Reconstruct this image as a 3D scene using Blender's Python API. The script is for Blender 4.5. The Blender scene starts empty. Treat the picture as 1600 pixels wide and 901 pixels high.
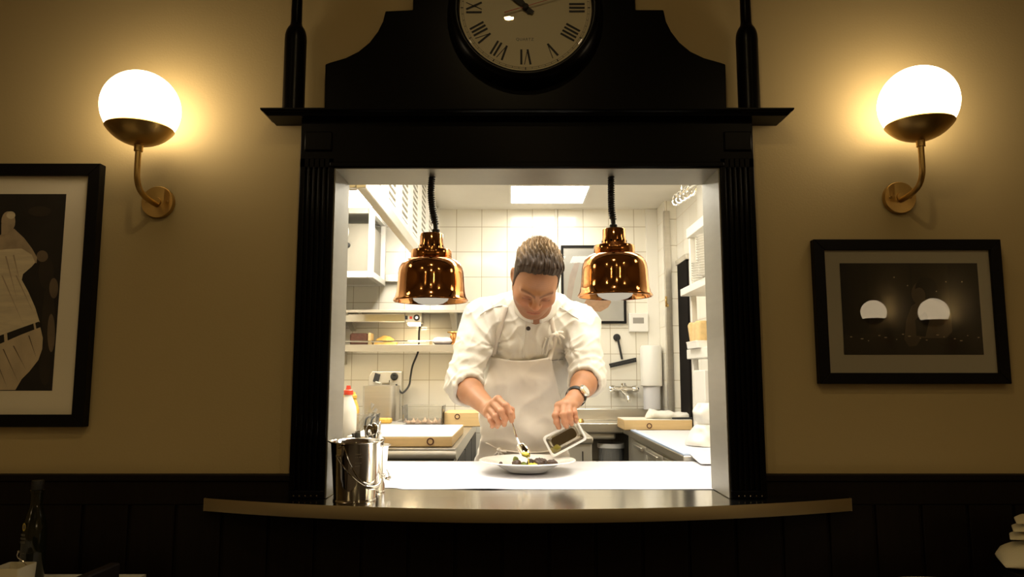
import bpy, bmesh, math, random
import numpy as np
from mathutils import Vector, Matrix, Euler, noise
from mathutils.bvhtree import BVHTree

random.seed(7)
SC = bpy.context.scene
COL = SC.collection
R = math.radians
PI = math.pi

# ------------------------------------------------------------------ camera, world, exposure
FPX, CU, CV, PITCH, EYE = 1140.0, 800.0, 450.5, 6.73, 1.25
cam_d = bpy.data.cameras.new('camera')
cam_d.sensor_width = 36.0
cam_d.lens = 36.0 * FPX / 1600.0
cam_d.clip_start = 0.02
cam = bpy.data.objects.new('camera', cam_d)
cam.location = (0, 0, EYE)
cam.rotation_euler = (R(90 + PITCH), 0, 0)
COL.objects.link(cam)
SC.camera = cam
world = bpy.data.worlds.new('dim_room_air')
SC.world = world
world.use_nodes = True
world.node_tree.nodes['Background'].inputs[0].default_value = (1.0, 0.8, 0.5, 1)
world.node_tree.nodes['Background'].inputs[1].default_value = 0.002
SC.view_settings.view_transform = 'Standard'
SC.view_settings.look = 'None'
SC.view_settings.gamma = 1.0
SC.view_settings.use_curve_mapping = False
SC.view_settings.exposure = 0.0
SC.cycles.use_denoising = True
SC.cycles.max_bounces = 10
SC.cycles.transparent_max_bounces = 16
SC.cycles.caustics_reflective = False
SC.cycles.caustics_refractive = False
SC.cycles.sample_clamp_indirect = 4.0

L_GLOBE = (10.0, 7.7, 4.8)        # opal globes of the dining room
L_PANEL = (16.8, 15.8, 13.6)       # kitchen ceiling panels
L_HOOD = (30.0, 27.6, 22.8)         # strip light in the extractor hood, shared by the added one
L_SPOT = (1050.0, 780.0, 390.0)       # little dining ceiling spots
W_HEAT = 8.0                      # watts of each copper heat lamp

SA, CA = math.sin(R(PITCH)), math.cos(R(PITCH))
def ray(u, v):
    dx = (u - CU) / FPX; dy = (CV - v) / FPX
    return Vector((dx, CA - dy * SA, SA + dy * CA))
def P(u, v, Y):
    r = ray(u, v); t = Y / r.y
    return Vector((r.x * t, Y, EYE + r.z * t))
def PZ(u, v, z):
    r = ray(u, v); t = (z - EYE) / r.z
    return Vector((r.x * t, r.y * t, z))
V = Vector

# ------------------------------------------------------------------ materials
MATS = {}
def pane(x0, x1, y, z0, z1): return MB().add([(x0, y, z0), (x1, y, z0), (x1, y, z1), (x0, y, z1)], [(0, 1, 2, 3)])
def pm(name, col, rough=0.5, metal=0.0, var=0.08, scale=9.0, bump=0.0, bscale=60.0, stretch=(1, 1, 1), coat=0.0, sss=0.0, spec=0.5, trans=0.0):
    m = bpy.data.materials.new(name); m.use_nodes = True
    nt = m.node_tree; b = nt.nodes['Principled BSDF']
    tc = nt.nodes.new('ShaderNodeTexCoord'); mp = nt.nodes.new('ShaderNodeMapping')
    mp.inputs['Scale'].default_value = stretch
    nt.links.new(tc.outputs['Object'], mp.inputs['Vector'])
    nz = nt.nodes.new('ShaderNodeTexNoise'); nz.inputs['Scale'].default_value = scale
    nz.inputs['Detail'].default_value = 4
    nt.links.new(mp.outputs[0], nz.inputs['Vector'])
    mx = nt.nodes.new('ShaderNodeMix'); mx.data_type = 'RGBA'
    mx.inputs[6].default_value = tuple(max(0, c * (1 - var)) for c in col) + (1,)
    mx.inputs[7].default_value = tuple(min(1, c * (1 + var)) for c in col) + (1,)
    nt.links.new(nz.outputs['Fac'], mx.inputs[0])
    nt.links.new(mx.outputs[2], b.inputs['Base Color'])
    b.inputs['Roughness'].default_value = rough
    b.inputs['Metallic'].default_value = metal
    b.inputs['Specular IOR Level'].default_value = spec
    b.inputs['Coat Weight'].default_value = coat
    b.inputs['Transmission Weight'].default_value = trans
    if sss:
        b.inputs['Subsurface Weight'].default_value = sss
        b.inputs['Subsurface Radius'].default_value = (0.02, 0.008, 0.004)
        b.inputs['Subsurface Scale'].default_value = 0.4
    if bump:
        n2 = nt.nodes.new('ShaderNodeTexNoise'); n2.inputs['Scale'].default_value = bscale
        n2.inputs['Detail'].default_value = 3
        nt.links.new(mp.outputs[0], n2.inputs['Vector'])
        bp = nt.nodes.new('ShaderNodeBump'); bp.inputs['Strength'].default_value = bump
        bp.inputs['Distance'].default_value = 0.004
        nt.links.new(n2.outputs['Fac'], bp.inputs['Height'])
        nt.links.new(bp.outputs[0], b.inputs['Normal'])
    MATS[name] = m
    return m

def em(name, rgb, strength=1.0, var=0.02):
    m = bpy.data.materials.new(name); m.use_nodes = True
    nt = m.node_tree; nt.nodes.remove(nt.nodes['Principled BSDF'])
    e = nt.nodes.new('ShaderNodeEmission')
    e.inputs[0].default_value = tuple(rgb) + (1,); e.inputs[1].default_value = strength
    nt.links.new(e.outputs[0], nt.nodes['Material Output'].inputs[0])
    MATS[name] = m
    return m

def clear(name, tint=(1, 1, 1), rough=0.0, milky=0.0):
    """thin clear pane or plastic: fresnel mirror over see-through, with a little milky body"""
    m = bpy.data.materials.new(name); m.use_nodes = True
    nt = m.node_tree; nt.nodes.remove(nt.nodes['Principled BSDF'])
    t = nt.nodes.new('ShaderNodeBsdfTransparent'); t.inputs[0].default_value = tuple(tint) + (1,)
    g = nt.nodes.new('ShaderNodeBsdfGlossy'); g.inputs['Roughness'].default_value = rough
    fr = nt.nodes.new('ShaderNodeFresnel'); fr.inputs[0].default_value = 1.5
    a = nt.nodes.new('ShaderNodeMixShader')
    d = nt.nodes.new('ShaderNodeBsdfDiffuse'); d.inputs[0].default_value = (0.85, 0.84, 0.8, 1)
    k = nt.nodes.new('ShaderNodeMixShader'); k.inputs[0].default_value = milky
    nt.links.new(t.outputs[0], k.inputs[1]); nt.links.new(d.outputs[0], k.inputs[2])
    nt.links.new(fr.outputs[0], a.inputs[0]); nt.links.new(k.outputs[0], a.inputs[1]); nt.links.new(g.outputs[0], a.inputs[2])
    nt.links.new(a.outputs[0], nt.nodes['Material Output'].inputs[0])
    MATS[name] = m
    return m

def tile_mat(name, axis, ox, oz, col, grout, pitch=0.1525):
    m = bpy.data.materials.new(name); m.use_nodes = True
    nt = m.node_tree; b = nt.nodes['Principled BSDF']
    ge = nt.nodes.new('ShaderNodeNewGeometry'); sp = nt.nodes.new('ShaderNodeSeparateXYZ')
    cb = nt.nodes.new('ShaderNodeCombineXYZ')
    nt.links.new(ge.outputs['Position'], sp.inputs[0])
    a1 = nt.nodes.new('ShaderNodeMath'); a1.operation = 'SUBTRACT'; a1.inputs[1].default_value = ox
    a2 = nt.nodes.new('ShaderNodeMath'); a2.operation = 'SUBTRACT'; a2.inputs[1].default_value = oz
    nt.links.new(sp.outputs[axis], a1.inputs[0]); nt.links.new(sp.outputs['Z'], a2.inputs[0])
    nt.links.new(a1.outputs[0], cb.inputs[0]); nt.links.new(a2.outputs[0], cb.inputs[1])
    br = nt.nodes.new('ShaderNodeTexBrick')
    br.offset = 0.0; br.squash = 1.0
    br.inputs['Scale'].default_value = 1.0
    br.inputs['Brick Width'].default_value = pitch; br.inputs['Row Height'].default_value = pitch
    br.inputs['Mortar Size'].default_value = 0.0018; br.inputs['Mortar Smooth'].default_value = 0.15
    br.inputs['Color1'].default_value = tuple(col) + (1,)
    br.inputs['Color2'].default_value = tuple(c * 0.97 for c in col) + (1,)
    br.inputs['Mortar'].default_value = tuple(grout) + (1,)
    nt.links.new(cb.outputs[0], br.inputs['Vector'])
    nt.links.new(br.outputs['Color'], b.inputs['Base Color'])
    mr = nt.nodes.new('ShaderNodeMapRange'); mr.inputs[3].default_value = 0.12; mr.inputs[4].default_value = 0.6
    nt.links.new(br.outputs['Fac'], mr.inputs[0]); nt.links.new(mr.outputs[0], b.inputs['Roughness'])
    bp = nt.nodes.new('ShaderNodeBump'); bp.invert = True
    bp.inputs['Strength'].default_value = 0.5; bp.inputs['Distance'].default_value = 0.002
    nt.links.new(br.outputs['Fac'], bp.inputs['Height']); nt.links.new(bp.outputs[0], b.inputs['Normal'])
    MATS[name] = m
    return m

M_WALL = pm('beige_wall_paint', (0.52, 0.405, 0.20), 0.75, var=0.04, scale=3, bump=0.08, bscale=180)
M_BLACK = pm('black_lacquered_wood', (0.0025, 0.0019, 0.0016), 0.30, var=0.3, scale=20, stretch=(1, 1, 0.1), spec=0.08)
M_PANEL = pm('dark_panel_wood', (0.009, 0.0058, 0.0042), 0.5, var=0.4, scale=18, stretch=(6, 6, 0.4), spec=0.12)
M_PFRAME = pm('black_frame_wood', (0.004, 0.003, 0.0028), 0.5, var=0.3, scale=30, spec=0.15)
M_EDGE = pm('warm_satin_edge_steel', (0.40, 0.33, 0.20), 0.42, 1.0, var=0.10, scale=6)
M_STEEL = pm('brushed_steel', (0.62, 0.59, 0.53), 0.32, 1.0, var=0.10, scale=14, bump=0.05, bscale=120, stretch=(0.3, 1, 6))
M_STEELH = pm('polished_counter_steel', (0.60, 0.57, 0.50), 0.14, 1.0, var=0.08, scale=7, bump=0.05, bscale=14)
M_LINING = pm('dull_lining_steel', (0.21, 0.195, 0.155), 0.42, 0.45, var=0.12, scale=10, bump=0.05, bscale=120, stretch=(1, 1, 6))
M_EDGEK = pm('bright_satin_edge_steel', (0.74, 0.72, 0.65), 0.42, 0.55, var=0.06, scale=8)
M_SHEET = pm('satin_sheet_steel', (0.56, 0.53, 0.46), 0.42, 0.75, var=0.08, scale=5)
M_CHROME = pm('chrome', (0.80, 0.78, 0.74), 0.06, 1.0, var=0.03, scale=6)
M_COPPER = pm('polished_copper', (0.80, 0.355, 0.125), 0.09, 1.0, var=0.10, scale=7, bump=0.02, bscale=30)
M_COPPERD = pm('darker_copper', (0.60, 0.29, 0.11), 0.16, 1.0, var=0.12, scale=9)
M_BRASS = pm('aged_brass', (0.60, 0.40, 0.14), 0.36, 1.0, var=0.12, scale=14, bump=0.05, bscale=90)
M_GLOBE = em('lit_opal_globe', L_GLOBE)
M_LITPANEL = em('lit_ceiling_panel', L_PANEL)
M_LITHOOD = em('lit_hood_strip', L_HOOD)
M_LITSPOT = em('lit_spot_bulb', L_SPOT)
M_LITBULB = em('lit_frosted_bulb', (0.52, 0.45, 0.34))
M_LITSMALL = em('lit_warming_bar', (60.0, 47.0, 28.0))
M_SHELFFILL = em('added_shelf_fill', (34.0, 27.0, 16.5))
M_TILEB = tile_mat('white_tile_back', 'X', P(832, 350, 4.32).x, P(800, 354.3, 4.32).z, (0.86, 0.82, 0.72), (0.45, 0.38, 0.26))
M_TILES = tile_mat('white_tile_side', 'Y', 4.10, P(800, 354.3, 4.32).z, (0.86, 0.82, 0.72), (0.48, 0.42, 0.31))
M_WHITE = pm('white_enamel', (0.80, 0.77, 0.70), 0.4, var=0.03)
M_CEILK = pm('white_ceiling_paint', (0.78, 0.74, 0.66), 0.8, var=0.03)
M_CEILD = pm('dark_cream_ceiling', (0.30, 0.24, 0.16), 0.8, var=0.05)
M_FLOORD = pm('dark_oak_floor', (0.05, 0.03, 0.018), 0.4, var=0.3, scale=6, stretch=(8, 0.6, 1))
M_FLOORK = pm('grey_kitchen_floor', (0.22, 0.20, 0.18), 0.55, var=0.15, scale=30)
M_PAPER = pm('white_paper', (0.69, 0.685, 0.71), 0.7, var=0.02, scale=4, bump=0.12, bscale=9)
M_BLUE = pm('pale_blue_edge', (0.50, 0.60, 0.80), 0.7, var=0.03)
M_WOOD = pm('pale_beech', (0.62, 0.43, 0.20), 0.55, var=0.18, scale=10, stretch=(0.6, 0.6, 9))
M_WOODT = pm('scrubbed_board_top', (0.83, 0.78, 0.66), 0.6, var=0.05, scale=8, stretch=(0.5, 6, 1))
M_BLKP = pm('black_plastic', (0.010, 0.010, 0.010), 0.55, var=0.2)
M_RUBBER = pm('black_rubber', (0.010, 0.010, 0.011), 0.55, var=0.2)
M_WHP = pm('white_plastic', (0.82, 0.80, 0.75), 0.35, var=0.03)
M_RED = pm('red_plastic', (0.62, 0.05, 0.02), 0.35)
M_YEL = pm('yellow_plastic', (0.80, 0.55, 0.05), 0.35)
M_SPONGE = pm('yellow_sponge', (0.70, 0.42, 0.08), 0.9, var=0.25, scale=60, bump=0.5, bscale=160)
M_CLEAR = clear('clear_plastic', (0.95, 0.94, 0.9), 0.05, 0.18)
M_MILKY = clear('milky_plastic', (0.95, 0.94, 0.9), 0.06, 0.10)
M_GLASS = clear('picture_glass', (0.98, 0.98, 0.97))
M_BOTGL = pm('dark_bottle_glass', (0.010, 0.011, 0.006), 0.08, var=0.2, spec=0.6)
M_LOAF = pm('dark_rye_crust', (0.085, 0.030, 0.015), 0.8, var=0.4, scale=40, bump=0.5, bscale=90)
M_BREAD = pm('golden_crust', (0.62, 0.36, 0.08), 0.7, var=0.35, scale=25, bump=0.3, bscale=50)
M_CRUMB = pm('pale_crumb', (0.66, 0.47, 0.22), 0.9, var=0.2, scale=50, bump=0.6, bscale=70)
M_PINK = pm('pink_white_wrap', (0.80, 0.68, 0.62), 0.5, var=0.2, scale=20)
M_SHALLOT = pm('shallot_skin', (0.62, 0.40, 0.27), 0.5, var=0.35, scale=40)
M_PORC = pm('porcelain', (0.82, 0.79, 0.72), 0.12, var=0.02, coat=0.3)
M_CREAM = pm('cream_ceramic', (0.56, 0.50, 0.34), 0.35, var=0.05)
M_CLOTHW = pm('white_cotton_cloth', (0.80, 0.77, 0.70), 0.9, var=0.06, scale=20, bump=0.3, bscale=220)
M_NAPKIN = pm('cream_napkin', (0.62, 0.53, 0.30), 0.9, var=0.08, scale=30, bump=0.25, bscale=200)
M_JACKET = pm('white_chef_cotton', (0.72, 0.685, 0.62), 0.85, var=0.03, scale=14, bump=0.25, bscale=36)
M_APRON = pm('white_apron_cotton', (0.80, 0.735, 0.655), 0.9, var=0.03, scale=9, bump=0.18, bscale=24)
M_TROUS = pm('grey_trousers', (0.16, 0.15, 0.15), 0.9, var=0.15, scale=60)
M_SHOE = pm('black_shoe_leather', (0.012, 0.011, 0.010), 0.45)
M_BUTTON = pm('dark_button', (0.05, 0.038, 0.03), 0.35)
M_WATCHF = pm('watch_face', (0.55, 0.56, 0.52), 0.25)
M_MUSH = pm('dark_mushroom', (0.055, 0.03, 0.018), 0.5, var=0.6, scale=60, bump=0.5, bscale=120)
M_SAUCE = pm('yellow_green_sauce', (0.62, 0.52, 0.07), 0.25, var=0.25, scale=50)
M_HERB = pm('green_herb', (0.16, 0.20, 0.02), 0.5, var=0.4, scale=60)
M_MATB = pm('mat_board', (0.90, 0.82, 0.65), 0.85, var=0.02)
M_DIAL = pm('cream_dial', (0.80, 0.70, 0.47), 0.5, var=0.02)
M_INK = pm('black_ink', (0.010, 0.008, 0.008), 0.6)
M_REDH = pm('red_hand', (0.50, 0.06, 0.01), 0.4)
M_SEPD = pm('sepia_dark', (0.030, 0.021, 0.013), 0.6, var=0.8, scale=9)
M_SEPB = pm('sepia_black', (0.016, 0.012, 0.008), 0.6, var=0.8, scale=14)
M_SEPM = pm('sepia_mid', (0.17, 0.125, 0.08), 0.6, var=0.6, scale=14)
M_SEPS = pm('sepia_skin', (0.50, 0.39, 0.26), 0.6, var=0.45, scale=26)
M_SEPL = pm('sepia_light', (0.80, 0.67, 0.47), 0.6, var=0.3, scale=30, stretch=(0.5, 1, 3))
M_SEPT = pm('sepia_trousers', (0.64, 0.52, 0.35), 0.6, var=0.35, scale=20, stretch=(1, 1, 0.5))
M_GOLD = pm('gold_print', (0.42, 0.32, 0.05), 0.5)
M_LABEL = pm('grey_print', (0.13, 0.12, 0.10), 0.6)
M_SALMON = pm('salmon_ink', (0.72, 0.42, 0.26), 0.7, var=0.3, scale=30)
M_GRILL = pm('grey_grill_steel', (0.30, 0.28, 0.235), 0.45, 0.5, var=0.08, scale=5)
M_DARKGAP = pm('dark_recess', (0.012, 0.010, 0.009), 0.9, spec=0.05)
M_GREY = pm('grey_plastic', (0.30, 0.28, 0.25), 0.4)

# ------------------------------------------------------------------ mesh building
class MB:
    def __init__(s): s.v = []; s.f = []; s.mi = []; s.cur = 0
    def m(s, i): s.cur = i; return s
    def add(s, vs, fs):
        o = len(s.v); s.v += [Vector(a) for a in vs]
        for f in fs: s.f.append([i + o for i in f]); s.mi.append(s.cur)
        return s
    def box(s, x0, x1, y0, y1, z0, z1):
        return s.add([(x0, y0, z0), (x1, y0, z0), (x1, y1, z0), (x0, y1, z0), (x0, y0, z1), (x1, y0, z1), (x1, y1, z1), (x0, y1, z1)],
                     [(0, 3, 2, 1), (4, 5, 6, 7), (0, 1, 5, 4), (1, 2, 6, 5), (2, 3, 7, 6), (3, 0, 4, 7)])
    def obox(s, c, ax, ay, az):
        c = V(c); ax = V(ax); ay = V(ay); az = V(az); vs = []
        for k in (-1, 1):
            for a, b in ((-1, -1), (1, -1), (1, 1), (-1, 1)): vs.append(c + ax * a + ay * b + az * k)
        fs = [(0, 3, 2, 1), (4, 5, 6, 7), (0, 1, 5, 4), (1, 2, 6, 5), (2, 3, 7, 6), (3, 0, 4, 7)]
        if ax.cross(ay).dot(az) < 0: fs = [tuple(reversed(f)) for f in fs]
        return s.add(vs, fs)
    def prism(s, poly, d):
        """poly: 3-D points (planar), d: extrusion vector"""
        poly = [V(p) for p in poly]; d = V(d); n = len(poly)
        nrm = V((0, 0, 0))
        for i in range(n): nrm += (poly[i] - poly[0]).cross(poly[(i + 1) % n] - poly[0])
        vs = poly + [p + d for p in poly]
        fs = [list(range(n))[::-1], list(range(n, 2 * n))]
        fs += [(i, (i + 1) % n, n + (i + 1) % n, n + i) for i in range(n)]
        if nrm.dot(d) < 0: fs = [list(reversed(f)) for f in fs]
        return s.add(vs, fs)
    def poly(s, pts): return s.add(pts, [list(range(len(pts)))])
    def tube(s, pts, r, n=10, cap=True):
        pts = [V(p) for p in pts]
        rs = r if isinstance(r, (list, tuple)) else [r] * len(pts)
        vs = []; fs = []; up = None
        for i, p in enumerate(pts):
            t = (pts[min(i + 1, len(pts) - 1)] - pts[max(i - 1, 0)]).normalized()
            if up is None: up = t.orthogonal().normalized()
            else: up = (up - t * up.dot(t)).normalized()
            b = t.cross(up)
            for k in range(n):
                a = 2 * PI * k / n
                vs.append(p + (up * math.cos(a) + b * math.sin(a)) * rs[i])
        for i in range(len(pts) - 1):
            for k in range(n):
                fs.append((i * n + k, i * n + (k + 1) % n, (i + 1) * n + (k + 1) % n, (i + 1) * n + k))
        if cap:
            fs.append(list(range(n))[::-1]); fs.append([(len(pts) - 1) * n + k for k in range(n)])
        return s.add(vs, fs)
    def lathe(s, prof, c=(0, 0, 0), axis=(0, 0, 1), n=40, ref=None):
        """prof: list of (radius, height) along the axis"""
        c = V(c); az = V(axis).normalized()
        ax = V(ref).normalized() if ref else az.orthogonal().normalized()
        ay = az.cross(ax); vs = []; fs = []; rows = []
        for r, h in prof:
            if r < 1e-6:
                rows.append([len(vs)]); vs.append(c + az * h)
            else:
                rows.append(list(range(len(vs), len(vs) + n)))
                for k in range(n):
                    a = 2 * PI * k / n
                    vs.append(c + az * h + (ax * math.cos(a) + ay * math.sin(a)) * r)
        for A, B in zip(rows[:-1], rows[1:]):
            for k in range(n):
                k2 = (k + 1) % n
                if len(A) == 1 and len(B) == 1: continue
                if len(A) == 1: fs.append((A[0], B[k2], B[k]))
                elif len(B) == 1: fs.append((A[k], A[k2], B[0]))
                else: fs.append((A[k], A[k2], B[k2], B[k]))
        return s.add(vs, fs)
    def ball(s, c, rad, n=16, rot=None):
        rx, ry, rz = rad if isinstance(rad, (tuple, list)) else (rad,) * 3
        vs = []; fs = []; m = n // 2; c = V(c)
        rows = []
        for i in range(m + 1):
            th = PI * i / m
            if i in (0, m): rows.append([len(vs)]); vs.append(V((0, 0, rz * math.cos(th))))
            else:
                rows.append(list(range(len(vs), len(vs) + n)))
                for k in range(n):
                    a = 2 * PI * k / n
                    vs.append(V((rx * math.sin(th) * math.cos(a), ry * math.sin(th) * math.sin(a), rz * math.cos(th))))
        for A, B in zip(rows[:-1], rows[1:]):
            for k in range(n):
                k2 = (k + 1) % n
                if len(A) == 1: fs.append((A[0], B[k], B[k2]))
                elif len(B) == 1: fs.append((A[k], B[0], A[k2]))
                else: fs.append((A[k], B[k], B[k2], A[k2]))
        if rot: vs = [rot @ v for v in vs]
        return s.add([v + c for v in vs], fs)
    def grid(s, rows, thick=None):
        """rows of equal-length point lists"""
        n = len(rows[0]); vs = [p for r in rows for p in r]; fs = []
        for i in range(len(rows) - 1):
            for k in range(n - 1):
                fs.append((i * n + k, i * n + k + 1, (i + 1) * n + k + 1, (i + 1) * n + k))
        return s.add(vs, fs)
    def build(s, name, mats, parent=None, bevel=0.0, seg=2, smooth=True, angle=35, subsurf=0, solid=0.0):
        me = bpy.data.meshes.new(name)
        off = org(parent)
        me.from_pydata([tuple(v - off) for v in s.v], [], s.f)
        mats = mats if isinstance(mats, (list, tuple)) else [mats]
        for m in mats: me.materials.append(m)
        if len(mats) > 1: me.polygons.foreach_set('material_index', s.mi)
        if smooth:
            me.polygons.foreach_set('use_smooth', [True] * len(me.polygons))
            me.set_sharp_from_angle(angle=R(angle))
        me.update()
        o = bpy.data.objects.new(name, me); COL.objects.link(o)
        if parent: o.parent = parent; ORG[o.name] = off
        if solid:
            q = o.modifiers.new('thickness', 'SOLIDIFY'); q.thickness = solid; q.offset = 0
        if bevel:
            b = o.modifiers.new('bevel', 'BEVEL'); b.width = bevel; b.segments = seg
            b.limit_method = 'ANGLE'; b.angle_limit = R(40)
        if subsurf:
            q = o.modifiers.new('subdiv', 'SUBSURF'); q.levels = q.render_levels = subsurf
        return o
ORG = {}
def org(parent): return ORG.get(parent.name, V((0, 0, 0))) if parent else V((0, 0, 0))

def tag(o, label=None, cat=None, group=None, kind=None):
    if label: o['label'] = label
    if cat: o['category'] = cat
    if group: o['group'] = group
    if kind: o['kind'] = kind
    return o
def thing(name, loc, label, cat, group=None):
    o = bpy.data.objects.new(name, None); COL.objects.link(o)
    o.empty_display_size = 0.05
    o.location = loc; ORG[o.name] = V(loc)
    return tag(o, label, cat, group)
def struct(o): o['kind'] = 'structure'; return o
def base(o):
    """move a one-mesh thing's origin to its own base"""
    me = o.data; n = len(me.vertices); a = np.empty(n * 3, np.float32); me.vertices.foreach_get('co', a); a = a.reshape(-1, 3)
    c = V(((a[:, 0].min() + a[:, 0].max()) / 2, (a[:, 1].min() + a[:, 1].max()) / 2, a[:, 2].min()))
    me.transform(Matrix.Translation(-c)); o.location = c
    return o
def dup(root, loc, rotz=0.0, label=None, group=None, scale=None):
    kids = {}
    for ch in bpy.data.objects:
        if ch.parent: kids.setdefault(ch.parent.name, []).append(ch)
    r = root.copy(); COL.objects.link(r); r.location = loc; r.rotation_euler = (0, 0, rotz)
    if scale: r.scale = scale
    if label: r['label'] = label
    if group: r['group'] = group
    for ch in kids.get(root.name, []):
        c = ch.copy(); COL.objects.link(c); c.parent = r
        for g in kids.get(ch.name, []):
            d = g.copy(); COL.objects.link(d); d.parent = c
    return r
def rrect(hx, hy, r, n=5):
    pts = []
    for cx, cy, a0 in ((hx - r, hy - r, 0), (-hx + r, hy - r, 90), (-hx + r, -hy + r, 180), (hx - r, -hy + r, 270)):
        for k in range(n + 1):
            a = R(a0 + 90 * k / n); pts.append((cx + r * math.cos(a), cy + r * math.sin(a)))
    return pts
def bez(pts, n=8):
    """catmull-rom through points"""
    pts = [V(p) for p in pts]; out = []
    for i in range(len(pts) - 1):
        p0 = pts[max(i - 1, 0)]; p1 = pts[i]; p2 = pts[i + 1]; p3 = pts[min(i + 2, len(pts) - 1)]
        for k in range(n):
            t = k / n
            out.append(0.5 * ((2 * p1) + (p2 - p0) * t + (2 * p0 - 5 * p1 + 4 * p2 - p3) * t * t + (3 * p1 - p0 - 3 * p2 + p3) * t ** 3))
    out.append(pts[-1]); return out

# ------------------------------------------------------------------ the setting
YW, YB, YK = 1.90, 2.015, 4.32         # wall face, wall back, kitchen back wall
CX = 0.039                              # middle of the pass
OPX0, OPX1 = CX - 0.503, CX + 0.503     # opening
ZS, ZL = 0.945, 1.787                   # sill and lintel
XKL, XKR, ZKC = -1.25, 0.94, 2.24       # kitchen walls and ceiling
w = MB()
hx0, hx1, hz0, hz1 = OPX0 - 0.012, OPX1 + 0.012, ZS - 0.03, ZL + 0.012
w.box(-2.95, hx0, YW, YB - 0.004, 0, 2.9).box(hx1, 2.95, YW, YB - 0.004, 0, 2.9)
w.box(hx0, hx1, YW, YB - 0.004, 0, hz0).box(hx0, hx1, YW, YB - 0.004, hz1, 2.9)
struct(w.build('wall_front', M_WALL, smooth=False))
struct(MB().box(-3.05, -2.95, -4.5, 2.0, 0, 2.9).build('wall_left', M_WALL))
struct(MB().box(2.95, 3.05, -4.5, 2.0, 0, 2.9).build('wall_right', M_WALL))
struct(MB().box(-3.05, 3.05, -4.6, -4.5, 0, 2.9).build('wall_rear', M_WALL))
struct(MB().box(-3.05, 3.05, -4.6, YB, 2.9, 3.0).build('ceiling', M_CEILD))
struct(MB().box(-3.05, 3.05, -4.6, YB, -0.1, 0).build('floor', M_FLOORD))
# wainscot: rail, cap and grooved boards each side of the frame, and below the shelf
zc = P(800, 739, YW).z
w = MB()
for x0, x1 in ((-2.95, CX - 0.5935), (CX + 0.5935, 2.95)):
    w.box(x0, x1, YW - 0.026, YW, zc - 0.016, zc)
    w.box(x0, x1, YW - 0.018, YW, zc - 0.075, zc - 0.016)
x = -2.95
while x < 2.94:
    w.box(x + 0.004, x + 0.113, YW - 0.014, YW, 0.1, zc - 0.075 if not (CX - 0.7 < x < CX + 0.6) else 0.905)
    x += 0.117
w.box(-2.95, 2.95, YW - 0.006, YW, 0.1, 0.905)
for x0, x1 in ((-2.95, CX - 0.5935), (CX + 0.5935, 2.95)): w.box(x0, x1, YW - 0.006, YW, 0.905, zc - 0.02)
struct(w.build('trim_1', M_PANEL, bevel=0.003, smooth=False))
struct(MB().box(-2.95, 2.95, YW - 0.022, YW, 0, 0.1).build('baseboard_front', M_PANEL, bevel=0.004))
# kitchen shell
struct(MB().box(XKL - 0.1, XKR + 0.1, YK, YK + 0.1, 0, ZKC).build('wall_kitchen_back', M_TILEB))
struct(MB().box(XKL - 0.1, XKL, YB, YK, 0, ZKC).build('wall_kitchen_left', M_TILES))
struct(MB().box(XKR, XKR + 0.1, YB, YK, 0, ZKC).build('wall_kitchen_right', M_TILES))
struct(MB().box(XKL - 0.1, XKR + 0.1, YB, YK + 0.1, ZKC, ZKC + 0.1).build('ceiling_kitchen', M_CEILK))
struct(MB().box(XKL - 0.1, XKR + 0.1, YB, YK + 0.1, -0.1, 0).build('floor_kitchen', M_FLOORK))
XCH = P(1026, 330, YK).x
struct(MB().box(XCH, XKR, 4.10, YK, 0, ZKC).build('wall_kitchen_corner', [M_TILEB]))
struct(MB().box(P(1008, 330, YK).x, XCH, YK - 0.012, YK, 0, ZKC).build('trim_2', M_WHITE, bevel=0.002))
x = P(1044, 330, 4.095).x
struct(MB().box(XCH - 0.004, XCH + 0.028, 4.092, 4.10, 0, ZKC - 0.06).box(XCH - 0.004, XCH, 4.10, 4.13, 0, ZKC - 0.06).build('trim_3', M_STEEL))
# steel bead where the pass wall meets the kitchen ceiling
o = MB().box(XKR - 0.012, XKR, 3.84, 4.06, 0, P(1064, 404, 4.0).z - 0.03).build('door_1', M_DARKGAP, bevel=0.002)
struct(o)
struct(MB().box(XKR - 0.018, XKR, 3.82, 4.075, P(1064, 404, 4.0).z - 0.03, P(1064, 404, 4.0).z).build('trim_4', M_STEEL, bevel=0.002))
# ------------------------------------------------------------------ dark timber surround of the pass
PIL_Y = 1.85
surr = thing('pass_surround', (CX, YW, ZS), 'black lacquered timber surround with fluted pilasters and cornice framing the kitchen pass', 'surround')
HO, HI = 0.592, 0.503
for sgn in (-1, 1):
    w = MB()
    xa, xb = sorted((CX + sgn * HO, CX + sgn * HI))
    zf0, zf1 = ZS + 0.02, P(800, 247, PIL_Y).z
    # fluted front: five grooves
    w.box(xa, xb, PIL_Y + 0.008, YW, ZS + 0.001, 1.785)
    n = 5; gw = 0.006; m0 = 0.011; step = (xb - xa - 2 * m0) / n
    xs = [xa] + [xa + m0 + step * (k + 0.5) for k in range(n)] + [xb]
    for k in range(n + 1):
        l = xs[k] + (gw / 2 if k else 0); r = xs[k + 1] - (gw / 2 if k < n else 0)
        w.box(l, r, PIL_Y, PIL_Y + 0.009, zf0, zf1)
    w.box(xa, xb, PIL_Y, PIL_Y + 0.009, ZS + 0.001, zf0)
    w.box(xa, xb, PIL_Y, PIL_Y + 0.009, zf1, 1.785)
    w.build('pilaster', M_BLACK, surr, bevel=0.0022, seg=2)
    # little cap block over the pilaster
    MB().box(xa + 0.012, xb - 0.006, PIL_Y - 0.006, PIL_Y + 0.003, P(800, 236, PIL_Y).z, P(800, 206, PIL_Y).z).build('cap_block', M_BLACK, surr, bevel=0.003)
w = MB().box(CX - HO + 0.0002, CX + HO - 0.0002, PIL_Y + 0.0005, YW, 1.785, 1.918)
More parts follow.
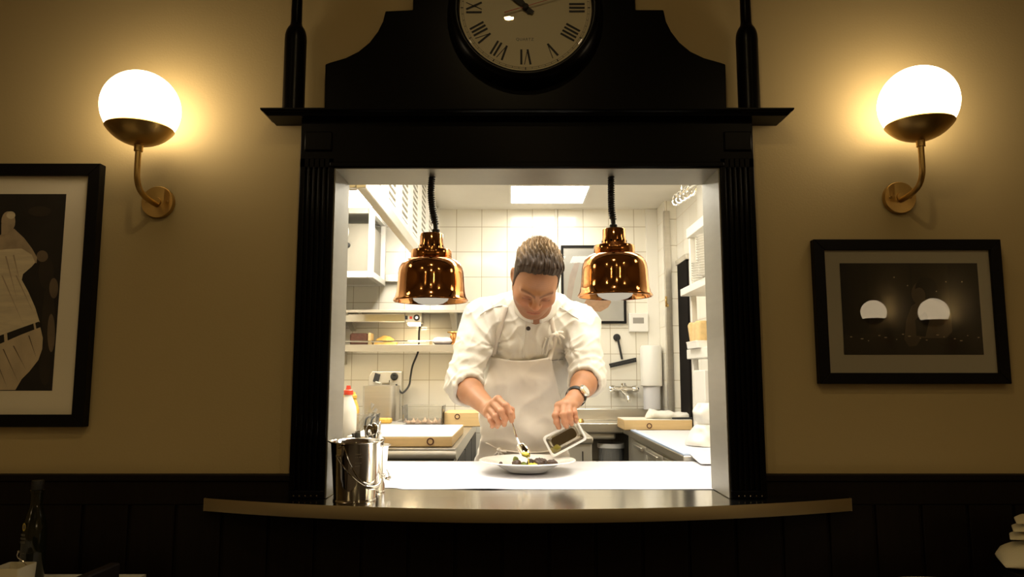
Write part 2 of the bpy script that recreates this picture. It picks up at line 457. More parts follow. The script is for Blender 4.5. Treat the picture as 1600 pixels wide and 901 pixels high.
w.box(CX - HI - 0.01, CX + HI + 0.01, PIL_Y - 0.004, PIL_Y, 1.787, 1.800)
w.build('frieze', M_BLACK, surr, bevel=0.0025)
# cornice: moulded front and returns
zc0 = 1.915
prof = [(0.0, 0.0), (0.004, 0.004), (0.006, 0.007), (0.012, 0.010), (0.014, 0.013), (0.014, 0.0165)]
rows = []
hw = 0.673; yf = 1.823
for d, h in prof:
    rows.append([(CX - hw - d, YW, zc0 + h), (CX - hw - d, yf - d, zc0 + h), (CX + hw + d, yf - d, zc0 + h), (CX + hw + d, YW, zc0 + h)])
w = MB(); vs = [p for r in rows for p in r]; fs = []
for i in range(len(rows) - 1):
    for k in range(3): fs.append((i * 4 + k, i * 4 + k + 1, (i + 1) * 4 + k + 1, (i + 1) * 4 + k))
L = (len(rows) - 1) * 4
fs += [(0, 3, 2, 1), (L, L + 1, L + 2, L + 3)]
fs.append([i * 4 for i in range(len(rows))] [::-1]); 
fs[-1] = [i * 4 for i in range(len(rows))][::-1]
w.add(vs, fs)
w.build('cornice', M_BLACK, surr, smooth=False)
ZT = zc0 + 0.0165
# pediment board with concave shoulders, clock block rises out of it
pa = [(508, 100), (516, 97), (540, 90), (560, 80), (577, 66), (590, 49), (598, 33), (602, 17), (645, 15)]
pb = [(993, 15), (1037, 15), (1041, 33), (1049, 49), (1062, 66), (1079, 80), (1100, 90), (1125, 97), (1134, 100)]
YP = 1.862
pts = [V((P(508, 130, YP).x, YP, ZT))] + [P(u, v, YP) for u, v in pa]
pts += [V((pts[-1].x, YP, 2.56)), V((P(993, 15, YP).x, YP, 2.56))]
pts += [P(u, v, YP) for u, v in pb] + [V((P(1134, 130, YP).x, YP, ZT))]
MB().prism(pts, (0, YW - YP, 0)).build('pediment', M_BLACK, surr, smooth=False, bevel=0.003)
# turned posts standing on the cornice ends
for u in (460.5, 1168.5):
    c = V((P(u, 110, 1.858).x, 1.858, ZT)); q = lambda v: P(u, v, 1.858).z - ZT
    pr = [(0, 0), (0.0292, 0), (0.0292, 0.006), (0.0285, 0.010), (0.0285, q(72)), (0.0288, q(64)), (0.0278, q(56)), (0.0255, q(50)), (0.0215, q(45)), (0.0165, q(41)), (0.0145, q(36)), (0.0142, q(20)), (0.0138, q(0)), (0.0132, 0.52), (0.016, 0.53), (0.018, 0.545), (0.016, 0.56), (0, 0.575)]
    MB().lathe(pr, c, n=32).build('turned_post', M_BLACK, surr)
# steel lining of the opening
w = MB(); y0, y1 = PIL_Y + 0.004, YB + 0.002; t = 0.004
for sgn in (-1, 1):
    xa, xb = sorted((CX + sgn * HI, CX + sgn * (HI - t)))
    w.box(xa, xb, y0, y1, ZS + 0.001, ZL)
    xa, xb = sorted((CX + sgn * (HI - t), CX + sgn * (HI + 0.012)))
w.box(OPX0, OPX1, y0, y1, ZL - t, ZL)
tag(w.build('steel_lining', M_LINING, surr, bevel=0.001), 'brushed steel lining of the opening')
# beads of the pilaster feet seen as tiny glints
for sgn in (-1, 1):
    w = MB()
    for k in range(5):
        w.ball((CX + sgn * (HI + 0.018 + 0.0143 * k), PIL_Y - 0.0015, ZS + 0.008), 0.0022, n=8)
    tag(w.build('stud_row', M_CHROME, surr), 'row of tiny bright studs at the foot')

# ------------------------------------------------------------------ bowed steel shelf in front of the pass
sh = thing('serving_shelf', (CX, YW, ZS - 0.03), 'bowed stainless steel shelf projecting under the lit kitchen pass', 'shelf')
pts = []
hw = 0.803; sag = 0.152; yE = 1.862
Rr = (hw * hw + sag * sag) / (2 * sag); yc = yE - sag + Rr
n = 48
arc = []
for k in range(n + 1):
    x = -hw + 2 * hw * k / n
    arc.append((CX + x, yc - math.sqrt(Rr * Rr - x * x)))
top = [V((x, y, ZS)) for x, y in arc]
yr = YW - 0.027
poly = top + [V((CX + hw, yr, ZS)), V((CX - hw, yr, ZS))]
MB().prism([p - V((0, 0, 0.0019)) for p in poly], (0, 0, 0.0019)).build('shelf_plate', M_STEELH, sh, smooth=False)
w = MB()
rows = [[V((p.x, p.y - 0.0005, ZS + 0.0005)) for p in top], [V((p.x, p.y - 0.0012, ZS - 0.001)) for p in top], [V((p.x, p.y - 0.0012, ZS - 0.030)) for p in top], [V((p.x, p.y + 0.002, ZS - 0.031)) for p in top]]
w.grid([list(reversed(r)) for r in rows])
for s in (0, -1):
    p = top[s]; w.box(min(p.x, p.x + (0.002 if s else -0.002)), max(p.x, p.x + (0.002 if s else -0.002)), p.y, yr, ZS - 0.031, ZS)
tag(w.build('shelf_edge', M_EDGE, sh), 'turned-down satin steel front edge')
w = MB().prism([V((x, y + 0.004, ZS - 0.029)) for x, y in arc] + [V((CX + hw - 0.004, yr, ZS - 0.029)), V((CX - hw + 0.004, yr, ZS - 0.029))], (0, 0, 0.027))
tag(w.build('shelf_core', M_BLACK, sh, smooth=False), 'dark underside board')
# steel sill plate running through the opening
w = MB().box(OPX0 + 0.0045, OPX1 - 0.0045, yr + 0.0005, YB + 0.003, ZS - 0.0015, ZS)
w.build('sill_plate', M_STEELH, sh, smooth=False)

# ------------------------------------------------------------------ clock
YC = 1.82; zC = P(821, 12, YC).z; xC = P(821, 12, YC).x; RF = 0.175
ck = thing('wall_clock', (xC, 1.862, zC), 'round clock with cream roman numeral dial in the pediment over the pass', 'clock')
c = V((xC, 1.862, zC))
MB().lathe([(0, 0), (0.206, 0), (0.208, 0.012), (0.205, 0.026), (0.198, 0.040), (0.190, 0.050), (0.183, 0.053), (0.1765, 0.050), (0.175, 0.043), (0.175, 0.040), (0, 0.040)], c, (0, -1, 0), n=96).build('bezel', M_BLACK, ck, angle=50)
dl = MB().lathe([(RF - 0.0003, 0.0402), (RF - 0.0003, 0.0412), (0, 0.0412)], c, (0, -1, 0), n=96).build('dial', M_DIAL, ck)
yd = 1.862 - 0.0412
def dpt(r, ang, t=0.0, off=0.0006):
    """point on the dial: radius r along clock angle (deg from 12), t sideways (clockwise)"""
    a = R(ang); return V((xC + r * math.sin(a) + t * math.cos(a), yd - off, zC + r * math.cos(a) - t * math.sin(a)))
def stroke(w, ang, r0, t0, r1, t1, wd, off=0.0006):
    a = dpt(r0, ang, t0, off); b = dpt(r1, ang, t1, off)
    d = (b - a).normalized(); nrm = V((0, -1, 0)); s = d.cross(nrm) * wd / 2
    w.prism([a - s, b - s, b + s, a + s], (0, -0.0004, 0))
NUM = {1: 'I', 2: 'II', 3: 'III', 4: 'IIII', 5: 'V', 6: 'VI', 7: 'VII', 8: 'VIII', 9: 'IX', 10: 'X', 11: 'XI', 12: 'XII'}
r0, r1 = 0.115, 0.156
for hnum, txt in NUM.items():
    wds = [{'I': 0.0102, 'V': 0.022, 'X': 0.025}[ch] for ch in txt]
    tt = -sum(wds) / 2; w = MB(); ang = hnum * 30
    for ch, cw in zip(txt, wds):
        m = tt + cw / 2
        if ch == 'I': stroke(w, ang, r0, m, r1, m, 0.0054)
        elif ch == 'V':
            stroke(w, ang, r1, m - cw * 0.36, r0, m, 0.0054); stroke(w, ang, r1, m + cw * 0.36, r0, m, 0.0019)
        else:
            stroke(w, ang, r1, m - cw * 0.38, r0, m + cw * 0.38, 0.0054); stroke(w, ang, r1, m + cw * 0.38, r0, m - cw * 0.38, 0.0019)
        tt += cw
    w.build('numeral', M_INK, dl, smooth=False)
w = MB()
for k in range(60):
    big = k % 5 == 0
    stroke(w, k * 6, 0.1635, 0, 0.168 if not big else 0.1705, 0, 0.0024 if big else 0.0009)
for k in range(96):
    a, b = k * 3.75, (k + 1) * 3.75
    for rr in (0.1635, 0.168):
        w.poly([dpt(rr, a), dpt(rr, b), dpt(rr + 0.0006, b), dpt(rr + 0.0006, a)][::-1])
w.build('minute_track', M_INK, dl, smooth=False)
tx = bpy.data.curves.new('maker_word', 'FONT'); tx.body = 'QUARTZ'; tx.size = 0.0105; tx.align_x = 'CENTER'; tx.extrude = 0.0001
tx.space_character = 1.15
tx.materials.append(M_LABEL)
tmp_o = bpy.data.objects.new('maker_word_text', tx); COL.objects.link(tmp_o); bpy.context.view_layer.update()
tme = bpy.data.meshes.new_from_object(tmp_o.evaluated_get(bpy.context.evaluated_depsgraph_get()))
bpy.data.objects.remove(tmp_o)
to = bpy.data.objects.new('maker_word', tme); COL.objects.link(to); to.parent = dl
q = P(820, 63.5, yd)
to.location = q - V((xC, 1.862, zC)) + V((0, -0.0004, 0)); to.rotation_euler = (R(90), 0, 0)
def hand(name, ang, l0, l1, w0, w1, off, m, n=2):
    w = MB(); a = R(ang)
    pts = [dpt(-l0, ang, -w0 / 2, off), dpt(-l0, ang, w0 / 2, off), dpt(l1 * 0.75, ang, w1 / 2, off), dpt(l1, ang, 0, off), dpt(l1 * 0.75, ang, -w1 / 2, off)]
    w.prism(pts, (0, -0.0008, 0)); return w.build(name, m, ck, smooth=False)
hand('hour_hand', -36, 0.020, 0.085, 0.012, 0.016, 0.003, M_INK)
hand('minute_hand', -50, 0.026, 0.135, 0.011, 0.012, 0.005, M_INK)
hand('second_hand', 73, 0.058, 0.13, 0.0028, 0.0012, 0.008, M_REDH)
MB().lathe([(0.0085, 0), (0.0085, 0.0085), (0.006, 0.010), (0, 0.010)], (xC, yd - 0.0008, zC), (0, -1, 0), n=24).build('hub', M_INK, ck)
MB().lathe([(0.1748, 0), (0.172, 0.003), (0, 0.0042)], (xC, 1.862 - 0.0512, zC), (0, -1, 0), n=64).build('clock_glass', M_GLASS, ck)

# ------------------------------------------------------------------ globe wall lamps
def sconce(loc, label, group='globe wall lamps'):
    """local frame: wall plane at y=0, reaching out to -y; arm rises to a brass cup and opal globe"""
    t = thing('wall_lamp', loc, label, 'wall lamp', group)
    L = V(loc)
    MB().lathe([(0, 0), (0.0425, 0), (0.0425, 0.011), (0.041, 0.013), (0.012, 0.0145), (0.011, 0.018), (0, 0.018)], L, (0, -1, 0), n=48).build('wall_plate', M_BRASS, t)
    for a in (0, 180): MB().ball(L + V((0.027 * math.cos(R(a)), -0.0135, 0.027 * math.sin(R(a)))), (0.004, 0.002, 0.004), n=10).build('screw', M_BRASS, t)
    g = 0.122; zg = 0.215; rg = 0.0935
    zb = zg - rg - 0.006
    pts = bez([(0, -0.012, -0.008), (0, -0.045, -0.006), (0, -0.078, -0.001), (0, -0.104, 0.010), (0, -g + 0.004, 0.030), (0, -g, 0.055), (0, -g, zb)], 6)
    MB().tube([L + p for p in pts], 0.0072, 16).build('arm', M_BRASS, t)
    MB().lathe([(0, -0.012), (0.0105, -0.012), (0.0105, 0.004), (0, 0.005)], L + V((0, -g, zb)), n=24).build('collar', M_BRASS, t)
    C_ = L + V((0, -g, zg)); a0 = 57
    pr = [(0.0, -rg - 0.0035)] + [((rg + 0.0035) * math.sin(R(a)), -(rg + 0.0035) * math.cos(R(a))) for a in range(4, a0 + 1, 4)]
    pr += [((rg + 0.0005) * math.sin(R(a0)), -(rg + 0.0005) * math.cos(R(a0)))]
    MB().lathe(pr, C_, n=56).build('cup', M_BRASS, t)
    pr = [(rg * math.sin(R(a)), -rg * math.cos(R(a))) for a in range(a0 - 3, 180, 5)] + [(0, rg)]
    tag(MB().lathe(pr, C_, n=56).build('globe', M_GLOBE, t), 'lit white opal glass globe')
    return t
l1 = P(249, 317, YW); l2 = P(1403, 310, YW)
lamp = sconce((l1.x, YW, l1.z), 'brass globe wall lamp left of the pass, above a tall framed photograph')
dup(lamp, (l2.x, YW, l2.z), 0, 'brass globe wall lamp right of the pass, above the small landscape picture')
# the same lamps on the dining room's other walls (right pair mirrored in the right picture's glass; left one added for even light)
G2 = 'globe wall lamps on the dining room walls behind the viewer'
for (x, y, zl_, rz, side) in ((2.95, -1.93, 1.52, -90, 'far end of the right'), (2.95, -1.12, 1.45, -90, 'near end of the right'), (-2.95, -1.2, 1.5, 90, 'left')):
    dup(lamp, (x, y, zl_), R(rz), 'globe wall lamp at the %s dining room wall behind the viewer' % side, G2)
spots = [(-0.02, 0.38), (-1.5, -0.6), (1.5, -0.6), (-1.2, -2.4), (1.1, -2.6), (0.2, -1.6)]
k0 = None
for i, (x, y) in enumerate(spots):
    lab = 'small round ceiling spot above the dining room, %s' % ['just in front of the pass', 'left of the middle', 'right of the middle', 'rear left', 'rear right', 'middle of the room'][i]
    if k0 is None:
        k0 = thing('ceiling_spot', (x, y, 2.9), lab, 'ceiling light', 'dining room ceiling spots')
        MB().lathe([(0.024, 0.0), (0.040, -0.0), (0.040, -0.006), (0.026, -0.008), (0.024, -0.002)], (x, y, 2.9), n=32).build('trim_ring', M_BRASS, k0)
        MB().lathe([(0, -0.003), (0.0235, -0.003)], (x, y, 2.9), n=24).build('bulb', M_LITSPOT, k0)
    else: dup(k0, (x, y, 2.9), 0, lab)

# ------------------------------------------------------------------ framed pictures
def picture(name, label, cat, u0, v0, u1, v1, Yf, fw, mw, outer=None, x0=None):
    """axis-aligned frame on wall; pixel rect of the front of the frame"""
    pass
def frame_mesh(x0, x1, z0, z1, fw, yf, yb, mb=None):
    w = mb or MB()
    o = [(x0, z0), (x1, z0), (x1, z1), (x0, z1)]
    i_ = [(x0 + fw, z0 + fw), (x1 - fw, z0 + fw), (x1 - fw, z1 - fw), (x0 + fw, z1 - fw)]
    for k in range(4):
        a, b = o[k], o[(k + 1) % 4]; c_, d = i_[(k + 1) % 4], i_[k]
        w.prism([(a[0], yf, a[1]), (b[0], yf, b[1]), (c_[0], yf, c_[1]), (d[0], yf, d[1])], (0, yb - yf, 0))
    return w
def poly_px(w, pts, Y, mi):
    w.m(mi); q = [P(u, v, Y) for u, v in pts]
    a = sum((q[i].x * q[(i + 1) % len(q)].z - q[(i + 1) % len(q)].x * q[i].z) for i in range(len(q)))
    if a < 0: q = q[::-1]
    w.poly(q)
# left: tall photograph, cut by the picture edge on the left
YFR = 1.872
x1 = P(157, 256, YFR).x; z1 = P(157, 255, YFR).z; z0 = P(132, 667, YFR).z; x0 = x1 - 0.62
lp = thing('framed_photograph', ((x0 + x1) / 2, YW, z0), 'large black-framed sepia photograph of a sportsman with raised arms', 'picture')
fw = 0.031
tag(frame_mesh(x0, x1, z0, z1, fw, YFR, YW - 0.001).build('frame', M_PFRAME, lp, bevel=0.0015, smooth=False), 'black wooden frame')
MB().box(x0 + fw - 0.002, x1 - fw + 0.002, 1.886, 1.889, z0 + fw - 0.002, z1 - fw + 0.002).build('mat_board', M_MATB, lp, smooth=False)
YPR = 1.8852
px1 = P(105, 303, YPR).x - 0.002; pz1 = P(105, 303, YPR).z; pz0 = P(83, 610, YPR).z; px0 = x0 + (x1 - px1)
w = MB(); w.m(0).poly([(px0, YPR, pz0), (px1, YPR, pz0), (px1, YPR, pz1), (px0, YPR, pz1)])
Y1 = YPR - 0.0003
def blob(w, u, v, ru, rv, Y, mi, n=18):
    poly_px(w, [(u + ru * math.cos(2 * PI * k / n), v + rv * math.sin(2 * PI * k / n)) for k in range(n)], Y, mi)
for k_, (u, v, ru, rv, mi) in enumerate(((72, 425, 12, 26, 1), (66, 400, 9, 9, 2), (76, 500, 10, 55, 1), (62, 330, 18, 8, 1), (70, 572, 9, 30, 1), (84, 450, 7, 16, 2), (80, 520, 6, 30, 2))):
    blob(w, u, v, ru, rv, Y1 - 0.00003 * k_, mi)
def fig(pts, mi, k): poly_px(w, pts, YPR - 0.0006 - 0.0002 * k, mi)
fig([(-60, 400), (-30, 380), (-5, 372), (6, 362), (22, 357), (38, 372), (50, 388), (58, 402), (57, 411), (48, 408), (34, 394), (10, 390), (-30, 405)], 3, 0)
blob(w, 13, 346, 11, 16, YPR - 0.001, 3)
blob(w, 17, 336, 7, 6, YPR - 0.0012, 4)
fig([(2, 350), (8, 344), (14, 346), (10, 366), (2, 368)], 3, 4)
fig([(-70, 410), (-20, 393), (10, 389), (34, 388), (50, 398), (55, 410), (50, 416), (36, 428), (34, 437), (44, 455), (55, 480), (62, 503), (30, 514), (0, 526), (-60, 532)], 4, 5)
fig([(-60, 531), (0, 524), (30, 513), (61, 502), (63, 511), (32, 523), (0, 537), (-60, 545)], 0, 6)
fig([(6, 521), (11, 519), (12, 533), (7, 535)], 5, 7)
fig([(52, 505), (55, 504), (57, 515), (54, 516)], 5, 7)
fig([(-60, 545), (0, 537), (32, 523), (63, 511), (67, 528), (66, 545), (60, 562), (46, 580), (34, 592), (24, 609), (-60, 609)], 5, 6)
for a, b in (((4, 545), (28, 598)), ((20, 540), (40, 578)), ((44, 524), (56, 560)), ((-8, 560), (10, 605))):
    fig([a, (a[0] + 2, a[1]), (b[0] + 1, b[1])], 2, 8)
for a, b in (((20, 398), (30, 440)), ((8, 400), (26, 470)), ((24, 430), (52, 490)), ((2, 430), (36, 508))):
    fig([a, (a[0] + 2.2, a[1]), (b[0] + 1, b[1])], 3, 8)
w.build('photograph', [M_SEPB, M_SEPD, M_SEPM, M_SEPS, M_SEPL, M_SEPT], lp, smooth=False)
# right: landscape photograph
YFR = 1.876
a = P(1270, 373, YFR); b = P(1565, 374, YFR); d = P(1283, 600, YFR); e = P(1580, 599, YFR)
x0 = (a.x + d.x) / 2; x1 = (b.x + e.x) / 2; z1 = (a.z + b.z) / 2; z0 = (d.z + e.z) / 2
rp = thing('framed_photograph', ((x0 + x1) / 2, YW, z0), 'small black-framed dark landscape photograph of a seated figure under the right globe lamp', 'picture')
fw = 0.028
tag(frame_mesh(x0, x1, z0, z1, fw, YFR, YW - 0.001).build('frame', M_PFRAME, rp, bevel=0.0015, smooth=False), 'black wooden frame')
MB().box(x0 + fw - 0.002, x1 - fw + 0.002, 1.886, 1.889, z0 + fw - 0.002, z1 - fw + 0.002).build('mat_board', M_MATB, rp, smooth=False)
a = P(1313, 411, YPR); b = P(1528, 411, YPR); d = P(1318, 554, YPR); e = P(1536, 554, YPR)
px0 = (a.x + d.x) / 2; px1 = (b.x + e.x) / 2; pz1 = a.z; pz0 = d.z
w = MB(); w.m(0).poly([(px0, YPR, pz0), (px1, YPR, pz0), (px1, YPR, pz1), (px0, YPR, pz1)])
def fig(pts, mi, k): poly_px(w, pts, YPR - 0.0003 - 0.0002 * k, mi)
fig([(1354, 412), (1420, 412), (1424, 512), (1358, 512)], 1, 0)
fig([(1424, 412), (1480, 412), (1486, 505), (1428, 505)], 1, 0)
fig([(1318, 522), (1534, 518), (1535, 553), (1319, 553)], 1, 1)
fig([(1413, 530), (1416, 500), (1424, 478), (1438, 468), (1456, 468), (1474, 474), (1486, 490), (1488, 518), (1478, 528), (1440, 528), (1432, 540), (1420, 541)], 3, 2)
blob(w, 1440, 458, 16, 19, YPR - 0.0011, 2)
blob(w, 1447, 450, 17, 17, YPR - 0.0013, 0)
blob(w, 1436, 462, 10, 13, YPR - 0.0015, 2)
fig([(1430, 500), (1446, 486), (1452, 500), (1446, 526), (1432, 524)], 0, 7)
for u in range(1330, 1530, 13):
    vv = 522 + (u * 7) % 11; blob(w, u + (u * 3) % 7, vv, 1.1 + (u % 3) * 0.7, 0.9, YPR - 0.0017, 4, 8)
for (u, v) in ((1397, 433), (1418, 446), (1478, 440), (1503, 440), (1463, 455)): blob(w, u, v, 1.1, 1.1, YPR - 0.0017, 4, 8)
w.build('photograph', [M_SEPB, M_SEPD, M_SEPM, M_SEPM, M_SEPL], rp, smooth=False)
pane(x0 + fw - 0.001, x1 - fw + 0.001, 1.8795, z0 + fw - 0.001, z1 - fw + 0.001).build('picture_glass', M_GLASS, rp, smooth=False)

# ------------------------------------------------------------------ pails on the shelf
def pail(name, c, s, label, bail_az, swing, ears=True):
    t = thing(name, c, label, 'bucket'); c = V(c)
    pr = [(0, 0.0019), (0.0495, 0.0019), (0.0505, 0.004), (0.0605, 0.138), (0.0665, 0.1415), (0.0672, 0.1430), (0.0665, 0.1442), (0.0600, 0.1405), (0.0497, 0.006), (0, 0.0045)]
    MB().lathe([(r * s, h * s) for r, h in pr], c, n=56).build('bowl', M_CHROME, t, angle=60)
    MB().lathe([(0.051 * s, 0.0), (0.0525 * s, 0.002 * s), (0.051 * s, 0.006 * s)], c, n=56).build('foot_ring', M_CHROME, t)
    az = R(bail_az); ex = V((math.cos(az), math.sin(az), 0)); ey = V((-math.sin(az), math.cos(az), 0))
    zr = 0.112 * s; re = 0.0605 * s
    for sg in (-1, 1):
        q = c + ex * sg * re + V((0, 0, zr))
        w = MB().obox(q + V((0, 0, 0.006 * s)), ey * 0.007 * s, ex * 0.0022 * s, V((0, 0, 0.011 * s)))
        w.tube([q - ey * 0.006 * s + ex * sg * 0.003, q + ey * 0.006 * s + ex * sg * 0.003], 0.0035 * s, 10)
        w.build('ear', M_CHROME, t, bevel=0.001)
    pts = []
    sw = R(swing); down = (-ey * math.sin(sw) - V((0, 0, 1)) * math.cos(sw))
    rb = 0.069 * s
    for k in range(25):
        a = PI * k / 24
        pts.append(c + V((0, 0, zr)) + ex * (math.cos(a) * rb) + down * (math.sin(a) * rb * 1.42))
    bl = MB().tube(pts, 0.0016 * s, 8).build('bail', M_CHROME, t)
    k0, k1 = 9, 15
    MB().tube(pts[k0:k1 + 1], [0.004 * s, 0.0052 * s, 0.0055 * s, 0.0055 * s, 0.0055 * s, 0.0052 * s, 0.004 * s], 14).build('grip', M_CHROME, bl)
    return t
b1 = V((-0.386, 1.835, ZS))
bk = pail('steel_pail', b1, 1.0, 'shiny steel pail with hanging bail handle at the left end of the shelf', -117, -37)
w = MB()
for k, (zz, wd) in enumerate(((0.115, 0.009), (0.108, 0.012), (0.094, 0.011), (0.087, 0.008))):
    for j in range(4):
        a = R(-78 + j * 3.2 * wd / 0.009); a2 = a + R(2.2)
        rr = 0.0505 + (zz - 0.004) * 0.0746 + 0.0004
        w.poly([b1 + V((rr * math.cos(a), rr * math.sin(a), zz)), b1 + V((rr * math.cos(a2), rr * math.sin(a2), zz)), b1 + V((rr * math.cos(a2), rr * math.sin(a2), zz + 0.0014)), b1 + V((rr * math.cos(a), rr * math.sin(a), zz + 0.0014))])
w.build('scale_marks', M_SHEET, bk, smooth=False)
b2 = V((-0.378, 1.968, ZS))
bk2 = pail('steel_pail', b2, 0.84, 'smaller steel pail of cutlery tucked behind the front pail', -92, -42)
# cutlery standing in the rear pail
def spoon_handle(name, p, q, label, group, wid=0.006, bowl=True):
    p = V(p); q = V(q); d = (q - p).normalized(); s = d.cross(V((0, 1, 0))).normalized()
    w = MB(); n = 8; vs = []
    for i in range(n + 1):
        t = i / n; ww = wid * (0.35 + 0.75 * t * t); c = p.lerp(q, t)
        vs.append((c - s * ww, c + s * ww))
    nrm = s.cross(d).normalized() * 0.001
    for i in range(n):
        (a, b), (c_, e) = vs[i], vs[i + 1]
        w.prism([a - nrm, b - nrm, e - nrm, c_ - nrm], nrm * 2)
    if bowl: w.ball(q + d * 0.012, (wid * 1.9, 0.003, 0.017), 14, d.to_track_quat('Z', 'Y').to_matrix())
    o = tag(w.build(name, M_CHROME, None), label, 'cutlery', group)
    return base(o)
for i, (dx, dy, tx, ty, h, bw) in enumerate(((-0.012, 0.0, -0.038, -0.015, 0.152, 0), (-0.004, -0.008, -0.028, -0.018, 0.158, 0), (0.0, 0.008, -0.012, 0.016, 0.17, 0), (0.010, 0.0, 0.012, -0.006, 0.150, 1), (0.012, 0.01, 0.024, 0.010, 0.154, 1), (0.004, -0.012, 0.004, -0.022, 0.146, 1), (0.014, 0.0, 0.034, 0.004, 0.140, 0))):
    spoon_handle('spoon' if bw else 'fork', b2 + V((dx, dy, 0.006)), b2 + V((tx, ty, h)), 'steel cutlery handle standing in the small rear pail', 'cutlery in the rear pail', bowl=bool(bw))
# ------------------------------------------------------------------ dining tables along the bottom edge
tb = thing('dining_table', (-1.25, 1.5, 0), 'white-clothed dining table at the lower left under the tall photograph', 'table')
ZTB = 0.78
MB().box(-1.62, -0.872, 1.10, 1.793, ZTB - 0.028, ZTB - 0.002).build('table_top', M_PANEL, tb, bevel=0.003)
for sx in (-1.58, -0.91):
    for sy in (1.14, 1.755): MB().box(sx - 0.022, sx + 0.022, sy - 0.022, sy + 0.022, 0, ZTB - 0.029).build('leg', M_PANEL, tb, bevel=0.003)
w = MB().box(-1.625, -0.868, 1.096, 1.797, ZTB - 0.002, ZTB)
for x0, x1, y0, y1 in ((-1.6255, -1.6235, 1.096, 1.797), (-0.8695, -0.8675, 1.096, 1.797), (-1.625, -0.868, 1.0955, 1.0975), (-1.625, -0.868, 1.7965, 1.7985)):
    w.box(x0, x1, y0, y1, ZTB - 0.24, ZTB)
tag(w.build('white_tablecloth', M_CLOTHW, None), 'white tablecloth covering the lower left dining table', 'tablecloth')
c = V((-1.078, 1.64, ZTB))
t = thing('toothpick_pot', c, 'square cream ceramic pot in the lower left corner', 'pot')
w = MB(); ro = rrect(0.031, 0.031, 0.006); ri = rrect(0.0275, 0.0275, 0.004)
lv = [(ro, 0.0, 0.92), (ro, 0.058, 1.0), (ro, 0.060, 0.985), (ri, 0.060, 1.0), (ri, 0.006, 0.95)]
vs = []; n = len(ro)
for prf, h, sc in lv: vs += [c + V((x * sc, y * sc, h)) for x, y in prf]
fs = [list(range(n))[::-1]] + [[4 * n + k for k in range(n)]]
for j in range(4):
    for k in range(n): fs.append((j * n + k, j * n + (k + 1) % n, (j + 1) * n + (k + 1) % n, (j + 1) * n + k))
w.add(vs, fs); w.build('bowl', M_CREAM, t)
sp = c + V((0.012, 0.01, 0.008)); ep = P(29, 861, 1.655)
w = MB().tube(bez([sp, c + V((0.018, 0.012, 0.055)), ep - V((0.001, 0, 0.012)), ep], 6), 0.0011, 8).ball(ep, 0.0024, 10)
tag(base(w.build('mustard_spoon', M_CHROME, None)), 'thin steel spoon standing in the cream pot', 'spoon')
c = V((P(46, 901, 1.72).x, 1.725, ZTB))
t = thing('oil_bottle', c, 'dark glass oil bottle with gold round label at the lower left', 'bottle')
hN = 0.228
MB().lathe([(0, 0), (0.024, 0), (0.026, 0.003), (0.026, 0.105), (0.0245, 0.125), (0.019, 0.150), (0.0135, 0.168), (0.0125, 0.18), (0.0125, 0.20), (0.0142, 0.2005), (0.0142, 0.206), (0.0115, 0.207), (0, 0.207)], c, n=32).build('bottle_body', M_BOTGL, t)
MB().lathe([(0.012, 0.2072), (0.0125, 0.2072), (0.0128, 0.226), (0.0118, hN), (0, hN)], c, n=24).build('cap', M_BLKP, t)
def on_bottle(a, z, r=0.0263): return c + V((r * math.cos(R(a)), r * math.sin(R(a)), z))
w = MB()
w.m(0)
for k in range(14):
    pass
w = MB()
def disc_on(u0, z0, ru, rz, mi, rad):
    w.m(mi); w.poly([on_bottle(u0 + ru * math.cos(2 * PI * k / 16), z0 + rz * math.sin(2 * PI * k / 16), rad) for k in range(16)])
disc_on(-110, 0.128, 12, 0.009, 0, 0.0256)
disc_on(-108, 0.128, 7, 0.0055, 1, 0.0259)
for (z, hw_, h) in ((0.108, 16, 0.005), (0.100, 20, 0.005), (0.092, 18, 0.005), (0.070, 20, 0.0022), (0.064, 18, 0.0018), (0.055, 12, 0.003), (0.050, 14, 0.002), (0.042, 14, 0.002)):
    for j in range(5):
        a0 = -112 - hw_ + 2 * hw_ * j / 5; a1 = a0 + 2 * hw_ / 5 * 0.72
        w.m(1); w.poly([on_bottle(a0, z), on_bottle(a1, z), on_bottle(a1, z + h), on_bottle(a0, z + h)])
w.build('label', [M_GOLD, M_LABEL], t, smooth=False)
# wooden chair at the lower left table, seen from its top corner only
ch = thing('dining_chair', (-0.80, 1.42, 0), 'dark wooden dining chair at the lower left table, only its back rail showing', 'chair')
xb = P(178, 878, 1.62).x; zt = P(178, 877.5, 1.62).z
sy0, sy1 = 1.22, 1.625
MB().prism([(xb - 0.012, sy0, zt - 0.075), (xb - 0.012, sy1, zt - 0.075), (xb - 0.012, sy1, zt - 0.002), (xb - 0.012, (sy0 + sy1) / 2, zt + 0.004), (xb - 0.012, sy0, zt - 0.002)], (0.024, 0, 0)).build('top_rail', M_PANEL, ch, bevel=0.004)
for y in (sy0 + 0.02, sy1 - 0.02):
    MB().box(xb - 0.014, xb + 0.014, y - 0.016, y + 0.016, 0, zt - 0.076).build('leg', M_PANEL, ch, bevel=0.003)
    MB().box(xb - 0.40, xb - 0.37, y - 0.016, y + 0.016, 0, 0.43).build('leg', M_PANEL, ch, bevel=0.003)
for k in range(3):
    y = sy0 + 0.1 + 0.1 * k; MB().box(xb - 0.007, xb + 0.007, y - 0.014, y + 0.014, 0.472, zt - 0.074).build('slat', M_PANEL, ch, bevel=0.002)
MB().box(xb - 0.41, xb + 0.014, sy0 - 0.005, sy1 + 0.005, 0.431, 0.47).build('seat', M_PANEL, ch, bevel=0.008)
